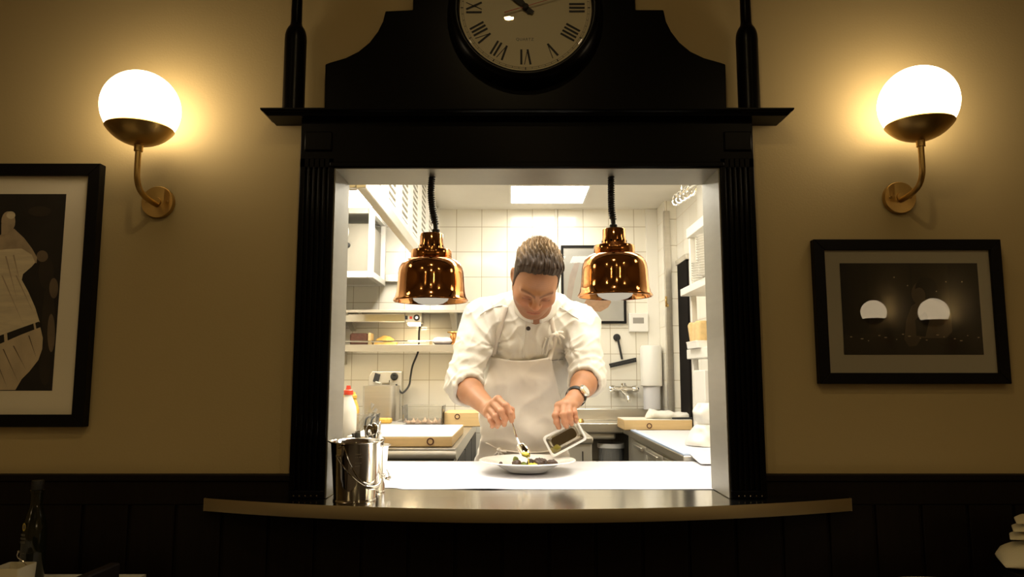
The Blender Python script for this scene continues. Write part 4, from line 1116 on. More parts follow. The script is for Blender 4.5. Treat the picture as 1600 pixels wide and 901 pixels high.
# thermostat
Yt = YK - 0.03
th = thing('thermostat', P(998, 504, YK), 'white wall thermostat with dark display right of the kitchen print', 'thermostat')
MB().box(P(983, 500, Yt).x, P(1013, 500, Yt).x, Yt, YK - 0.001, P(0, 518, Yt).z, P(0, 489, Yt).z).build('housing', M_WHP, th, bevel=0.003)
MB().box(P(989, 500, Yt).x, P(1006, 500, Yt).x, Yt - 0.001, Yt - 0.0002, P(0, 505, Yt).z, P(0, 496, Yt).z).build('display', M_GREY, th)
# squeegee hung on the wall
Ys = YK - 0.02
sq = thing('squeegee', P(963, 527, YK), 'black squeegee hanging by its round holder on the tiled wall', 'squeegee')
MB().lathe([(0, 0), (0.021, 0), (0.021, 0.012), (0.017, 0.016), (0, 0.017)], P(963.5, 527, YK - 0.001), (0, -1, 0), n=28).build('holder', M_BLKP, sq)
MB().tube([P(965, 527, Ys - 0.004), P(972, 561, Ys)], 0.0065, 10).build('handle', M_BLKP, sq)
pa, pb = P(952, 569.5, Ys), P(994, 560, Ys); dd = (pb - pa).normalized(); nn = V((-dd.z, 0, dd.x))
MB().obox((pa + pb) / 2, (pb - pa) / 2, V((0, 0.008, 0)), nn * 0.0065).build('blade_bar', M_BLKP, sq, bevel=0.002)
MB().obox((pa + pb) / 2 - nn * 0.013, (pb - pa) * 0.49, V((0, 0.002, 0)), nn * 0.006).build('rubber_blade', M_RUBBER, sq)
# wall mixer tap
Ym = YK - 0.06
tp = thing('mixer_tap', P(974, 607, YK), 'chrome wall-mounted mixer tap over the sink', 'tap')
MB().tube([P(962, 607, Ym), P(988, 607, Ym)], [0.015, 0.015], 16).tube([P(970, 607, Ym), P(979, 607, Ym)], 0.021, 16).build('tap_body', M_CHROME, tp)
for u in (957, 993):
    h_ = MB().lathe([(0, -0.018), (0.017, -0.018), (0.021, 0), (0.017, 0.018), (0, 0.018)], P(u, 607, Ym), (1, 0, 0), n=16).build('tap_handle', M_CHROME, tp)
for u in (964, 985): MB().tube([P(u, 607, Ym), V((P(u, 607, Ym).x, YK - 0.001, P(u, 607, Ym).z))], 0.014, 12).build('wall_inlet', M_CHROME, tp)
q = P(974, 611, Ym)
MB().tube(bez([q, q + V((0, -0.04, -0.012)), q + V((0.004, -0.10, -0.020)), q + V((0.010, -0.125, -0.04)), q + V((0.010, -0.125, -0.058))], 6), 0.0095, 12).build('spout', M_CHROME, tp)
MB().tube([P(974, 607, Ym), P(974, 607, Ym) + V((0, 0, 0.032))], [0.012, 0.016], 12).build('lever', M_CHROME, tp)
# roll dispenser
c = P(1024, 571, YK - 0.07)
pd = thing('towel_dispenser', V((c.x, YK, P(0, 603, YK - 0.07).z)), 'tall white paper towel dispenser in the kitchen corner', 'dispenser')
z0_, z1_ = P(0, 603, YK - 0.07).z, P(0, 540, YK - 0.07).z
cx_ = XCH - 0.068
MB().lathe([(0, 0), (0.058, 0), (0.062, 0.005), (0.062, z1_ - z0_ - 0.01), (0.056, z1_ - z0_), (0, z1_ - z0_)], (cx_, YK - 0.075, z0_), n=36).build('housing', M_WHP, pd)
MB().box(cx_ - 0.03, cx_ + 0.03, YK - 0.014, YK - 0.0125, z0_ + 0.02, z1_ - 0.02).build('back_plate', M_WHP, pd)
MB().lathe([(0, 0), (0.048, 0), (0.048, 0.13), (0, 0.13)], (cx_, YK - 0.075, z0_ - 0.131), n=32).build('paper_roll', M_PAPER, pd)
# brass hook on the corner post
c = P(1041, 471, 4.088)
hk = MB().box(c.x - 0.005, c.x + 0.005, 4.086, 4.0915, c.z - 0.03, c.z + 0.03)
hk.tube(bez([c + V((0, -0.001, 0.015)), c + V((-0.004, -0.02, 0.012)), c + V((-0.006, -0.022, -0.006)), c + V((0, -0.004, -0.016))], 5), 0.004, 8)
hk.tube(bez([c + V((0, -0.001, -0.012)), c + V((0.004, -0.025, -0.02)), c + V((0.004, -0.027, -0.032))], 5), 0.004, 8)
tag(base(hk.build('coat_hook', M_BRASS)), 'small brass hook on the steel corner strip', 'hook')

# ------------------------------------------------------------------ sink bench
SX0 = P(880, 650, 4.0).x; ZSK = 0.985
sk = thing('sink_bench', ((SX0 + XCH) / 2, 4.1, 0), 'stainless steel sink bench against the tiled back wall under the tap', 'sink')
w = MB().box(SX0, XCH - 0.003, 4.07, YK - 0.001, ZSK - 0.05, ZSK).box(SX0, XCH - 0.003, YK - 0.016, YK - 0.001, ZSK, P(0, 638, YK).z)
w.build('bench_top', M_STEEL, sk, bevel=0.004)
MB().box(SX0 + 0.08, XCH - 0.30, 4.10, 4.28, ZSK - 0.09, ZSK - 0.051).build('basin', M_SHEET, sk, bevel=0.01)
w = MB().box(SX0 + 0.02, XCH - 0.02, 4.08, 4.095, P(0, 680, 3.93).z, P(0, 667, 3.93).z)
w.build('apron_panel', M_STEEL, sk, bevel=0.003)
for x in (SX0 + 0.02, XCH - 0.06):
    for y in (4.075, YK - 0.06): MB().box(x, x + 0.035, y, y + 0.035, 0, ZSK - 0.051).build('leg', M_STEEL, sk, bevel=0.003)
MB().box(SX0 + 0.03, XCH - 0.03, 4.12, YK - 0.03, 0.50, 0.52).build('lower_shelf', M_STEEL, sk, bevel=0.003)
MB().lathe([(0, 0), (0.018, 0), (0.02, 0.006), (0.014, 0.02), (0, 0.022)], (P(907, 652, 4.12).x, 4.12, ZSK + 0.0005), n=20).build('plug', M_BRASS, sk)
# end cabinet beside chef
a = P(909, 700, 3.42); b = P(925, 700, 3.42)
cb = thing('undercounter_cabinet', ((a.x + b.x) / 2 - 0.12, 3.6, 0), 'narrow steel undercounter cabinet to the right behind the chef', 'cabinet')
MB().box(a.x - 0.22, b.x, 3.42, 3.96, 0.10, 0.935).build('body', M_SHEET, cb, bevel=0.004)
MB().box(a.x - 0.225, b.x + 0.005, 3.405, 3.98, 0.9355, 0.965).build('top', M_STEEL, cb, bevel=0.006)
for x in (a.x - 0.2, b.x - 0.04):
    for y in (3.45, 3.83): MB().box(x, x + 0.03, y, y + 0.03, 0, 0.0995).build('foot', M_STEEL, cb)
MB().box(a.x + 0.002, a.x + 0.006, 3.412, 3.4195, 0.2, 0.9).build('door_edge', M_DARKGAP, cb)
# clear bucket standing on the sink's lower shelf
c = V((P(958, 700, 4.12).x, 4.205, 0.5205)); rr = 0.5 * (P(981, 700, 4.02).x - P(936, 700, 4.02).x); ht = P(0, 697, 4.0).z - c.z
bt = thing('waste_bucket', c, 'clear plastic bucket with white rim under the sink bench', 'bucket')
MB().lathe([(0, 0.002), (rr * 0.8, 0.002), (rr * 0.95, ht - 0.02), (rr * 0.93, ht - 0.02), (rr * 0.78, 0.005), (0, 0.005)], c, n=36).build('bucket_body', M_CLEAR, bt)
MB().lathe([(rr * 0.95, ht - 0.028), (rr, ht - 0.024), (rr, ht), (rr * 0.92, ht), (rr * 0.92, ht - 0.028), (rr * 0.95, ht - 0.028)], c, n=36).build('rim', M_WHP, bt)

# ------------------------------------------------------------------ pass counter and paper
pc = thing('pass_counter', (CX, 2.32, 0), 'steel kitchen counter behind the pass covered in white paper', 'counter')
PX0, PX1, PY0, PY1 = -0.66, XKR - 0.002, YB + 0.004, 2.63
MB().box(PX0, PX1, PY0, PY1, ZS - 0.03, ZS - 0.0015).build('counter_top', M_STEEL, pc, bevel=0.003)
MB().box(PX0 + 0.02, PX1 - 0.02, PY0 + 0.02, PY1 - 0.16, 0.12, ZS - 0.031).build('cabinet', M_SHEET, pc)
for x in (PX0 + 0.05, PX1 - 0.09):
    for y in (PY0 + 0.05, PY1 - 0.22): MB().box(x, x + 0.04, y, y + 0.04, 0, 0.1195).build('foot', M_STEEL, pc)
rows = []
nx, ny = 60, 26
yA, yB = P(800, 764.5, 2.0).y, PY1 + 0.004
yA = PZ(800, 764.5, ZS).y
for j in range(ny + 1):
    r_ = []
    for i in range(nx + 1):
        x = -0.455 + (PX1 - 0.004 + 0.455) * i / nx
        t = j / ny
        ya = (yA if x > -0.31 else 2.026) + 0.003 * noise.noise(V((x * 9, 0, 0))) + 0.004 * noise.noise(V((x * 3, 4, 0)))
        y = ya + (yB - ya) * t
        z = ZS + 0.0006 + 0.0035 * max(0, noise.noise(V((x * 5, y * 6, 2)))) * (0.4 + 0.6 * (1 - t))
        if j == 0: z += 0.0012 * max(0, noise.noise(V((x * 8, 9, 2))))
        r_.append(V((x, y, z)))
    rows.append(r_)
o = MB().grid(rows).build('table_paper', M_PAPER, None, solid=0.0005, angle=80)
tag(o, 'sheet of white paper covering the pass counter under the plate', 'paper')
# right counter, slightly higher, with its own sheet running on to the pass
ZR = 0.966; YR1 = PZ(1000, 672, 0.966).y; RX0 = PZ(985, 672, ZR).x; RY1 = 4.06
rc = thing('kitchen_counter', ((RX0 + XKR) / 2, 3.2, 0), 'steel counter along the right kitchen wall spread with white paper', 'counter')
MB().box(RX0, XKR - 0.002, PY1 + 0.012, RY1, ZR - 0.035, ZR - 0.002).build('counter_top', M_STEEL, rc, bevel=0.004)
MB().box(RX0 + 0.025, XKR - 0.01, PY1 + 0.03, RY1 - 0.03, 0.10, ZR - 0.036).build('cabinet', M_SHEET, rc)
for k in range(3):
    y0 = PY1 + 0.05 + k * 0.38
    d = MB().box(RX0 + 0.012, RX0 + 0.0245, y0, y0 + 0.36, ZR - 0.20, ZR - 0.05).build('drawer', M_SHEET, rc, bevel=0.002)
    MB().box(RX0 - 0.004, RX0 + 0.0115, y0 + 0.05, y0 + 0.31, ZR - 0.075, ZR - 0.058).build('handle', M_STEEL, d, bevel=0.002)
    MB().box(RX0 + 0.012, RX0 + 0.0245, y0, y0 + 0.36, 0.12, ZR - 0.21).build('door', M_SHEET, rc, bevel=0.002)
for x in (RX0 + 0.06, XKR - 0.08):
    for y in (PY1 + 0.08, RY1 - 0.1): MB().box(x, x + 0.03, y, y + 0.03, 0, 0.0995).build('foot', M_STEEL, rc)
rows = []
for j in range(31):
    r_ = []
    for i in range(17):
        x = RX0 + 0.0265 + (XKR - 0.031 - RX0) * i / 16
        if j < 4: y = 2.50 + (PY1 + 0.010 - 2.50) * j / 4; z = ZS + 0.0075 + (ZR + 0.001 - ZS - 0.0075) * (j / 4) ** 1.5
        else: y = PY1 + 0.010 + (YR1 - 0.003 - PY1 - 0.010) * (j - 4) / 26; z = ZR + 0.001 + 0.003 * max(0, noise.noise(V((x * 6, y * 5, 7))))
        r_.append(V((x, y, z)))
    rows.append(r_)
tag(MB().grid(rows).build('table_paper', M_PAPER, None, solid=0.0008, angle=80), 'sheet of white paper covering the right-hand counter', 'paper')
tag(base(MB().box(RX0 - 0.0008, RX0 + 0.026, PY1 + 0.016, YR1 - 0.006, ZR - 0.0015, ZR + 0.0048).build('edge_strip', M_BLUE, None)), 'pale blue strip along the left edge of the right counter', 'strip')
# board and wrapped dough on the right counter
rb = board('chopping_board', P(975, 663, YR1).x, XKR - 0.012, YR1, YR1 + 0.24, ZR + 0.0005, P(1020, 655.5, YR1).z, 1014.5, 665, YR1 - 0.0005, 'pale chopping board with dark finger ring at the far end of the right counter', True)
zb2 = P(1020, 655.5, YR1).z
w = MB(); rows = []
xa, xb_ = P(1010, 650, YR1 + 0.1).x, P(1084, 650, YR1 + 0.1).x
for i in range(25):
    t = i / 24; x = xa + (xb_ - xa) * t; r_ = []
    hh = 0.050 * (min(1, t * 9 + 0.3)) * (1 - 0.45 * t) + 0.006 * noise.noise(V((t * 9, 0, 5)))
    dy = 0.055 * (min(1, t * 7 + 0.4))
    for k in range(20):
        a = 2 * PI * k / 20
        f = 1 + 0.16 * noise.noise(V((t * 8, math.cos(a) * 1.5, math.sin(a) * 1.5)))
        r_.append(V((x, YR1 + 0.12 + dy * math.cos(a) * f, max(zb2 + 0.001, zb2 + hh * 0.45 + hh * 0.55 * math.sin(a) * f))))
    rows.append(r_ + [r_[0]])
w.grid(rows); w.add(rows[0][:-1], [list(range(20))[::-1]]); w.add(rows[-1][:-1], [list(range(20))])
tag(base(w.build('wrapped_loaf', M_CLOTHW, None, angle=80)), 'loaf in crumpled white cloth lying on the right chopping board', 'bundle')
a = P(1050, 655.5, YR1 + 0.03); b = P(1082, 656.5, YR1 + 0.03)
kn = thing('kitchen_knife', (a.x, YR1 + 0.03, zb2 + 0.0005), 'black-handled knife lying at the front of the right chopping board', 'knife')
MB().box(a.x, b.x, YR1 + 0.022, YR1 + 0.038, zb2 + 0.001, zb2 + 0.011).build('handle', M_BLKP, kn, bevel=0.004)
MB().prism([(a.x - 0.10, YR1 + 0.03, zb2 + 0.001), (a.x, YR1 + 0.022, zb2 + 0.001), (a.x, YR1 + 0.046, zb2 + 0.001), (a.x - 0.08, YR1 + 0.040, zb2 + 0.001)], (0, 0, 0.0025)).build('blade', M_CHROME, kn, smooth=False)
# white bag standing on the right counter
Yg = 2.97
bgx = P(1102, 640, Yg).x
w = MB(); rows = []
for i in range(27):
    t = i / 26
    z = ZR + 0.005 + 0.165 * t
    rad = 0.074 * math.sqrt(max(0.02, 1 - (t / 0.52) ** 2 * 0.86)) if t < 0.5 else (0.026 + 0.026 * math.sin((t - 0.5) / 0.5 * PI * 0.93))
    r_ = []
    for k in range(32):
        a = 2 * PI * k / 32
        f = 1 + 0.24 * noise.noise(V((math.cos(a) * 1.6, math.sin(a) * 1.6, t * 5))) + 0.06 * math.sin(a * 7 + t * 5) * (1 if t > 0.3 else 0.3)
        r_.append(V((bgx + rad * f * math.cos(a), Yg + rad * f * math.sin(a), z)))
    rows.append(r_ + [r_[0]])
w.grid(rows); w.add(rows[0][:-1], [list(range(32))[::-1]]); w.add(rows[-1][:-1], [list(range(32))])
tag(base(w.build('tied_bag', M_WHP, None, angle=80)), 'knotted white plastic bag standing on the right counter by the jamb', 'bag')

# ------------------------------------------------------------------ right wall shelving
su = thing('shelving_unit', (0.87, 3.0, ZR), 'tall white shelving unit on the right kitchen wall holding plates', 'shelving')
YS0, YS1 = 2.55, 3.34
xl_ = P(1072, 358, YS1).x
def sx(u, v, Y): return P(u, v, Y).x
z_a0, z_a1 = P(0, 373, YS1).z, P(0, 358, YS1).z
z_b0, z_b1 = P(0, 463, YS1).z, P(0, 452, YS1).z
z_c0, z_c1 = P(0, 561, YS1).z, P(0, 546, YS1).z
for (za_, zb__, x) in ((z_a0, z_a1, xl_), (z_b0, z_b1, sx(1063, 457, YS1)), (z_c0, z_c1, sx(1073, 552, YS1))):
    MB().box(x, XKR - 0.002, YS0, YS1, za_, zb__).build('shelf_board', M_WHITE, su, bevel=0.003)
for y in (YS1 - 0.03, YS0 + 0.02):
    x = sx(1076, 450, YS1) + 0.004
    for za_, zb__ in ((ZR + 0.0055, z_c0 - 0.0005), (z_c1 + 0.0005, z_b0 - 0.0005), (z_b1 + 0.0005, z_a0 - 0.0005)):
        MB().box(x, x + 0.024, y, y + 0.024, za_, zb__).build('upright', M_WHITE, su, bevel=0.002)
MB().box(xl_ + 0.05, XKR - 0.003, YS0 + 0.05, YS1 - 0.02, z_a1 + 0.0005, ZKC - 0.002).build('top_cupboard', M_SHEET, su, bevel=0.003)
MB().box(XKR - 0.02, XKR - 0.003, YS1 - 0.14, YS1 - 0.06, z_c1 + 0.1, z_b0 - 0.0005).build('back_post', M_GREY, su)
# plate stacks
def plate_bm(c, r):
    return MB().lathe([(0, 0.001), (r * 0.55, 0.001), (r * 0.62, 0.003), (r * 0.98, 0.0115), (r, 0.0125), (r * 0.98, 0.0135), (r * 0.6, 0.0055), (0, 0.004)], c, n=32)
p0 = None
stk = [(sx(1089, 410, 2.95) + 0.080, 2.95, 16, 0.080), (sx(1081, 430, 3.19) + 0.055, 3.19, 9, 0.055)]
for si, (x, y, n, r) in enumerate(stk):
    for k in range(n):
        loc = V((x, y, z_b1 + 0.001 + k * 0.0108))
        lab = ['white plate in the tall stack on the middle right shelf', 'small white plate in the shorter stack at the far end of the middle right shelf'][si]
        grp = ['tall stack of plates', 'short stack of small plates'][si]
        if si == 0 and k == 0:
            p0 = plate_bm(loc, r).build('plate', M_PORC, None); p0.data.transform(Matrix.Translation(-loc)); p0.location = loc; tag(p0, lab, 'plate', grp)
        else: dup(p0, loc, 0, lab, grp, (r / 0.080, r / 0.080, 1))
# tub of bread on the third shelf
x = sx(1077, 530, 3.2)
_, c = tub('bread_tray', x, x + 0.13, 3.08, 3.27, z_c1 + 0.0005, 0.030, M_WHP, 'white tray heaped with bread on the lower right shelf')
random.seed(5)
for i in range(9):
    px, py = c.x - 0.035 + 0.035 * (i % 3), c.y - 0.06 + 0.06 * (i // 3)
    w = MB(); w.obox((0, 0, 0), V((0.024, 0, 0)), V((0, 0.034, 0)), V((0, 0, 0.062)))
    q = Euler((random.uniform(-.1, .1), random.uniform(-.1, .1), random.uniform(-.15, .15))).to_matrix()
    w.v = [q @ v * 0.82 + V((px, py, c.z + 0.056 + random.uniform(0, 0.012))) for v in w.v]
    tag(base(w.build('bread_piece', M_CRUMB, None, bevel=0.010, seg=3)), 'chunk of golden bread heaped on the white tray on the right shelf', 'bread', 'bread chunks on the white tray')
# spare white carton below
o = MB().box(x + 0.035, XKR - 0.01, 3.1, 3.28, ZR + 0.0022, z_c0 - 0.05).build('carton', M_WHP, None, bevel=0.004)
tag(base(o), 'plain white carton on the right counter behind the knotted bag', 'carton')
# ticket/utensil rail with chrome rings near the ceiling
pa, pb = P(1056, 311, 3.2), P(1094, 286, 2.75)
ur = thing('utensil_rail', (pa + pb) / 2, 'chrome rail with ring clips hanging from the kitchen ceiling on the right', 'rail')
MB().tube([pa + V((0.012, 0, 0.012)), pb + V((0.012, 0, 0.012))], 0.008, 12).build('bar', M_SHEET, ur)
for k in range(5):
    c = pa.lerp(pb, 0.04 + k * 0.16)
    pts = [c + V((0.013 * math.cos(2 * PI * j / 20), -0.022 * math.cos(2 * PI * j / 20), 0.026 * math.sin(2 * PI * j / 20) - 0.004)) for j in range(21)]
    MB().tube(pts, 0.0042, 8, cap=False).build('ring_clip', M_CHROME, ur)
for f in (0.15, 0.85):
    c = pa.lerp(pb, f) + V((0.012, 0, 0.016)); MB().tube([c, V((c.x, c.y, ZKC - 0.0005))], 0.004, 8).build('hanger', M_CHROME, ur)
# ------------------------------------------------------------------ copper heat lamps hanging in the opening
def heat_lamp(u, vrim, cordpx, label):
    Y = 1.935
    c = P(u, vrim, Y); s = 0.0985 / 0.117
    c.z = P(u, vrim, Y).z
    t = thing('heat_lamp', c, label, 'heat lamp', 'copper heat lamps')
    pr = [(0.117, 0.000), (0.1185, 0.003), (0.1165, 0.007), (0.1125, 0.014), (0.1085, 0.030), (0.1062, 0.052), (0.1048, 0.078), (0.1035, 0.092), (0.1005, 0.106), (0.094, 0.119), (0.084, 0.129), (0.072, 0.135), (0.062, 0.1375)]
    outer = [(r * s, h * s) for r, h in pr]
    inner = [(max(0.002, r - 0.0022) * 1.0, h - 0.001) for r, h in outer][::-1]
    w = MB().lathe(outer[::-1] + [(outer[0][0] - 0.0022, 0.0)] + inner[::-1][1:], c, n=72)
    # wind outwards: profile runs down the outside and up the inside
    w.f = [list(reversed(f)) for f in w.f]
    w.build('shade', M_COPPER, t, angle=60)
    pr = [(0.050, 0.1365), (0.0635, 0.1365), (0.065, 0.139), (0.065, 0.160), (0.0635, 0.163), (0.040, 0.1635)]
    MB().lathe([(r * s, h * s) for r, h in pr], c, n=56).build('collar', M_COPPER, t, angle=40)
    pr = [(0.0395, 0.1637), (0.0395, 0.180), (0.0370, 0.188), (0.0370, 0.215), (0.035, 0.2175), (0.012, 0.219), (0, 0.219)]
    cp = MB().lathe([(r * s, h * s) for r, h in pr], c, n=48).build('cap', M_COPPER, t, angle=40)
    w = MB()
    for k in range(12):
        a = 2 * PI * (k + 0.3) / 12; q = c + V((0.0396 * s * math.cos(a), 0.0396 * s * math.sin(a), 0.176 * s))
        n_ = V((math.cos(a), math.sin(a), 0)); w.lathe([(0, 0), (0.0028, 0), (0.0028, 0.0006), (0, 0.0006)], q, n_, n=10)
    w.build('vent_hole', M_DARKGAP, cp)
    # frosted reflector bulb peeping out under the rim
    pr = [(0, -0.010), (0.018, -0.0085), (0.034, -0.004), (0.045, 0.003), (0.049, 0.012), (0.046, 0.022), (0.030, 0.05), (0.014, 0.075), (0.012, 0.10), (0, 0.10)]
    MB().lathe([(r, h) for r, h in pr], c, n=40).build('bulb', M_LITBULB, t)
    lt = bpy.data.lights.new('heat_lamp_light', 'SPOT'); lt.energy = W_HEAT; lt.color = (1.0, 0.93, 0.86)
    lt.spot_size = R(158); lt.spot_blend = 0.6; lt.shadow_soft_size = 0.04
    lo = bpy.data.objects.new('heat_lamp_light', lt); COL.objects.link(lo); lo.parent = t; lo.location = (0, 0, -0.019)
    # coiled cord
    ztop = ZL - 0.004
    z0 = c.z + 0.219 * s
    path = []
    for i, (pu, pv) in enumerate(cordpx): path.append(P(pu, pv, Y))
    path[0] = V((path[0].x, path[0].y, z0 - 0.001)); path[-1].z = ztop - 0.0005
    path = bez(path, 16)
    cd = MB().tube(path, 0.0062, 12).build('cord', M_RUBBER, t)
    pts = []; L = 0; n = 0
    seg = [(path[i + 1] - path[i]).length for i in range(len(path) - 1)]; tot = sum(seg)
    i0 = 0; acc = 0; res = 420; turns = int((tot - 0.03) / 0.0058)
    for k in range(res):
        d = 0.028 + (tot - 0.028) * k / (res - 1)
        while i0 < len(seg) - 1 and acc + seg[i0] < d: acc += seg[i0]; i0 += 1
        p = path[i0].lerp(path[i0 + 1], min(1, (d - acc) / seg[i0])); a = 2 * PI * turns * k / (res - 1)
        pts.append(p + V((math.cos(a), math.sin(a), 0)) * 0.0078)
    MB().tube(pts, 0.0021, 6).build('coil', M_RUBBER, cd)
    MB().lathe([(0.0085, 0), (0.0105, 0.002), (0.0105, 0.010), (0.0085, 0.012), (0, 0.012), ], (path[0].x, path[0].y, z0), n=20).build('gland', M_RUBBER, cd)
    return t
heat_lamp(673, 471, [(681, 366), (680, 350), (675.5, 325), (673.5, 300), (675, 277)], 'polished copper heat lamp hanging at the left of the pass opening')
heat_lamp(961, 463.5, [(958.5, 358), (958, 345), (955.5, 325), (955, 300), (955, 277)], 'polished copper heat lamp hanging at the right of the pass opening')

# ------------------------------------------------------------------ plate of food
pc0 = PZ(823, 741, ZS + 0.02); YPL = 2.335
pl = V((P(824, 740, YPL).x, YPL, ZS + 0.0055))
t = thing('dinner_plate', pl, 'wide-rimmed white plate of food in front of the chef', 'plate')
r = 0.152
pr = [(0, 0.003), (0.055, 0.003), (0.058, 0.0), (0.064, 0.0), (0.068, 0.004), (0.092, 0.017), (0.102, 0.0235), (0.148, 0.0325), (r, 0.034), (0.1505, 0.0365), (0.146, 0.0365), (0.101, 0.028), (0.090, 0.021), (0.070, 0.0095), (0, 0.0085)]
MB().lathe(pr, pl, n=80).build('plate_body', M_PORC, t, angle=60)
zf = pl.z + 0.0092
w = MB(); rows = []
w.add([], [])
pts = []
for k in range(28):
    a = 2 * PI * k / 28; rr = 0.044 * (1 + 0.25 * noise.noise(V((math.cos(a) * 2, math.sin(a) * 2, 1))))
    pts.append((rr * math.cos(a) * 1.5, rr * math.sin(a)))
vs = [pl + V((0, 0, 0.0145))] + [pl + V((x * 0.8, y * 0.8, 0.0135)) for x, y in pts] + [pl + V((x, y, 0.0096)) for x, y in pts]
n = 28
fs = [(0, 1 + k, 1 + (k + 1) % n) for k in range(n)] + [(1 + k, 1 + n + k, 1 + n + (k + 1) % n, 1 + (k + 1) % n) for k in range(n)]
tag(base(MB().add(vs, fs).build('sauce', M_SAUCE, None, subsurf=1, angle=180)), 'pool of yellow-green sauce in the middle of the plate', 'sauce')
def food(u, v, Y, rad, m, label, cat, grp, seed, nm, zmin=None):
    c = P(u, v, Y)
    w = MB().ball((0, 0, 0), rad, 28)
    for i, q in enumerate(w.v):
        w.v[i] = q * (1 + 0.45 * noise.noise(q * 55 + V((seed, 0, 0))) + 0.30 * noise.noise(q * 150 + V((seed, 3, 0)))) + c
    zl = min(q.z for q in w.v)
    floor_ = zmin if zmin is not None else pl.z + 0.0102 + max(0, ((c.x - pl.x) ** 2 + (c.y - pl.y) ** 2) ** 0.5 - 0.07) * 0.6
    for q in w.v: q.z += floor_ - zl
    o = w.build(nm, m, None, angle=80)
    return tag(base(o), label, cat, grp)
G = 'mushroom pieces on the plate'
food(843, 733, 2.32, (0.019, 0.017, 0.016), M_MUSH, 'largest dark mushroom piece, right of the sauce on the plate', 'mushroom', G, 1, 'mushroom_piece')
food(851, 735, 2.345, (0.013, 0.013, 0.011), M_MUSH, 'dark mushroom piece touching the largest one on the plate', 'mushroom', G, 2, 'mushroom_piece')
food(863, 735, 2.31, (0.014, 0.012, 0.010), M_MUSH, 'dark mushroom piece at the far right of the food on the plate', 'mushroom', G, 3, 'mushroom_piece')
food(808, 735, 2.31, (0.013, 0.012, 0.013), M_MUSH, 'dark mushroom piece left of the sauce on the plate', 'mushroom', G, 4, 'mushroom_piece')
food(782, 735, 2.31, (0.006, 0.006, 0.005), M_MUSH, 'tiny dark crumb alone at the far left of the plate', 'mushroom', G, 5, 'mushroom_piece')
food(829, 735, 2.345, (0.011, 0.010, 0.012), M_MUSH, 'dark mushroom piece rising behind the yellow lump in the sauce', 'mushroom', G, 9, 'mushroom_piece')
food(806, 728, 2.335, (0.008, 0.008, 0.010), M_HERB, 'green herb sprig on the left mushroom piece', 'herb', 'herb sprigs on the plate', 6, 'herb_sprig', zmin=pl.z + 0.022)
food(818, 735, 2.315, (0.012, 0.010, 0.009), M_HERB, 'green herb sprig at the left edge of the sauce', 'herb', 'herb sprigs on the plate', 7, 'herb_sprig')
food(833, 735, 2.31, (0.014, 0.011, 0.009), M_SAUCE, 'yellow lump of sauced food under the spoon', 'food', None, 8, 'food_piece')

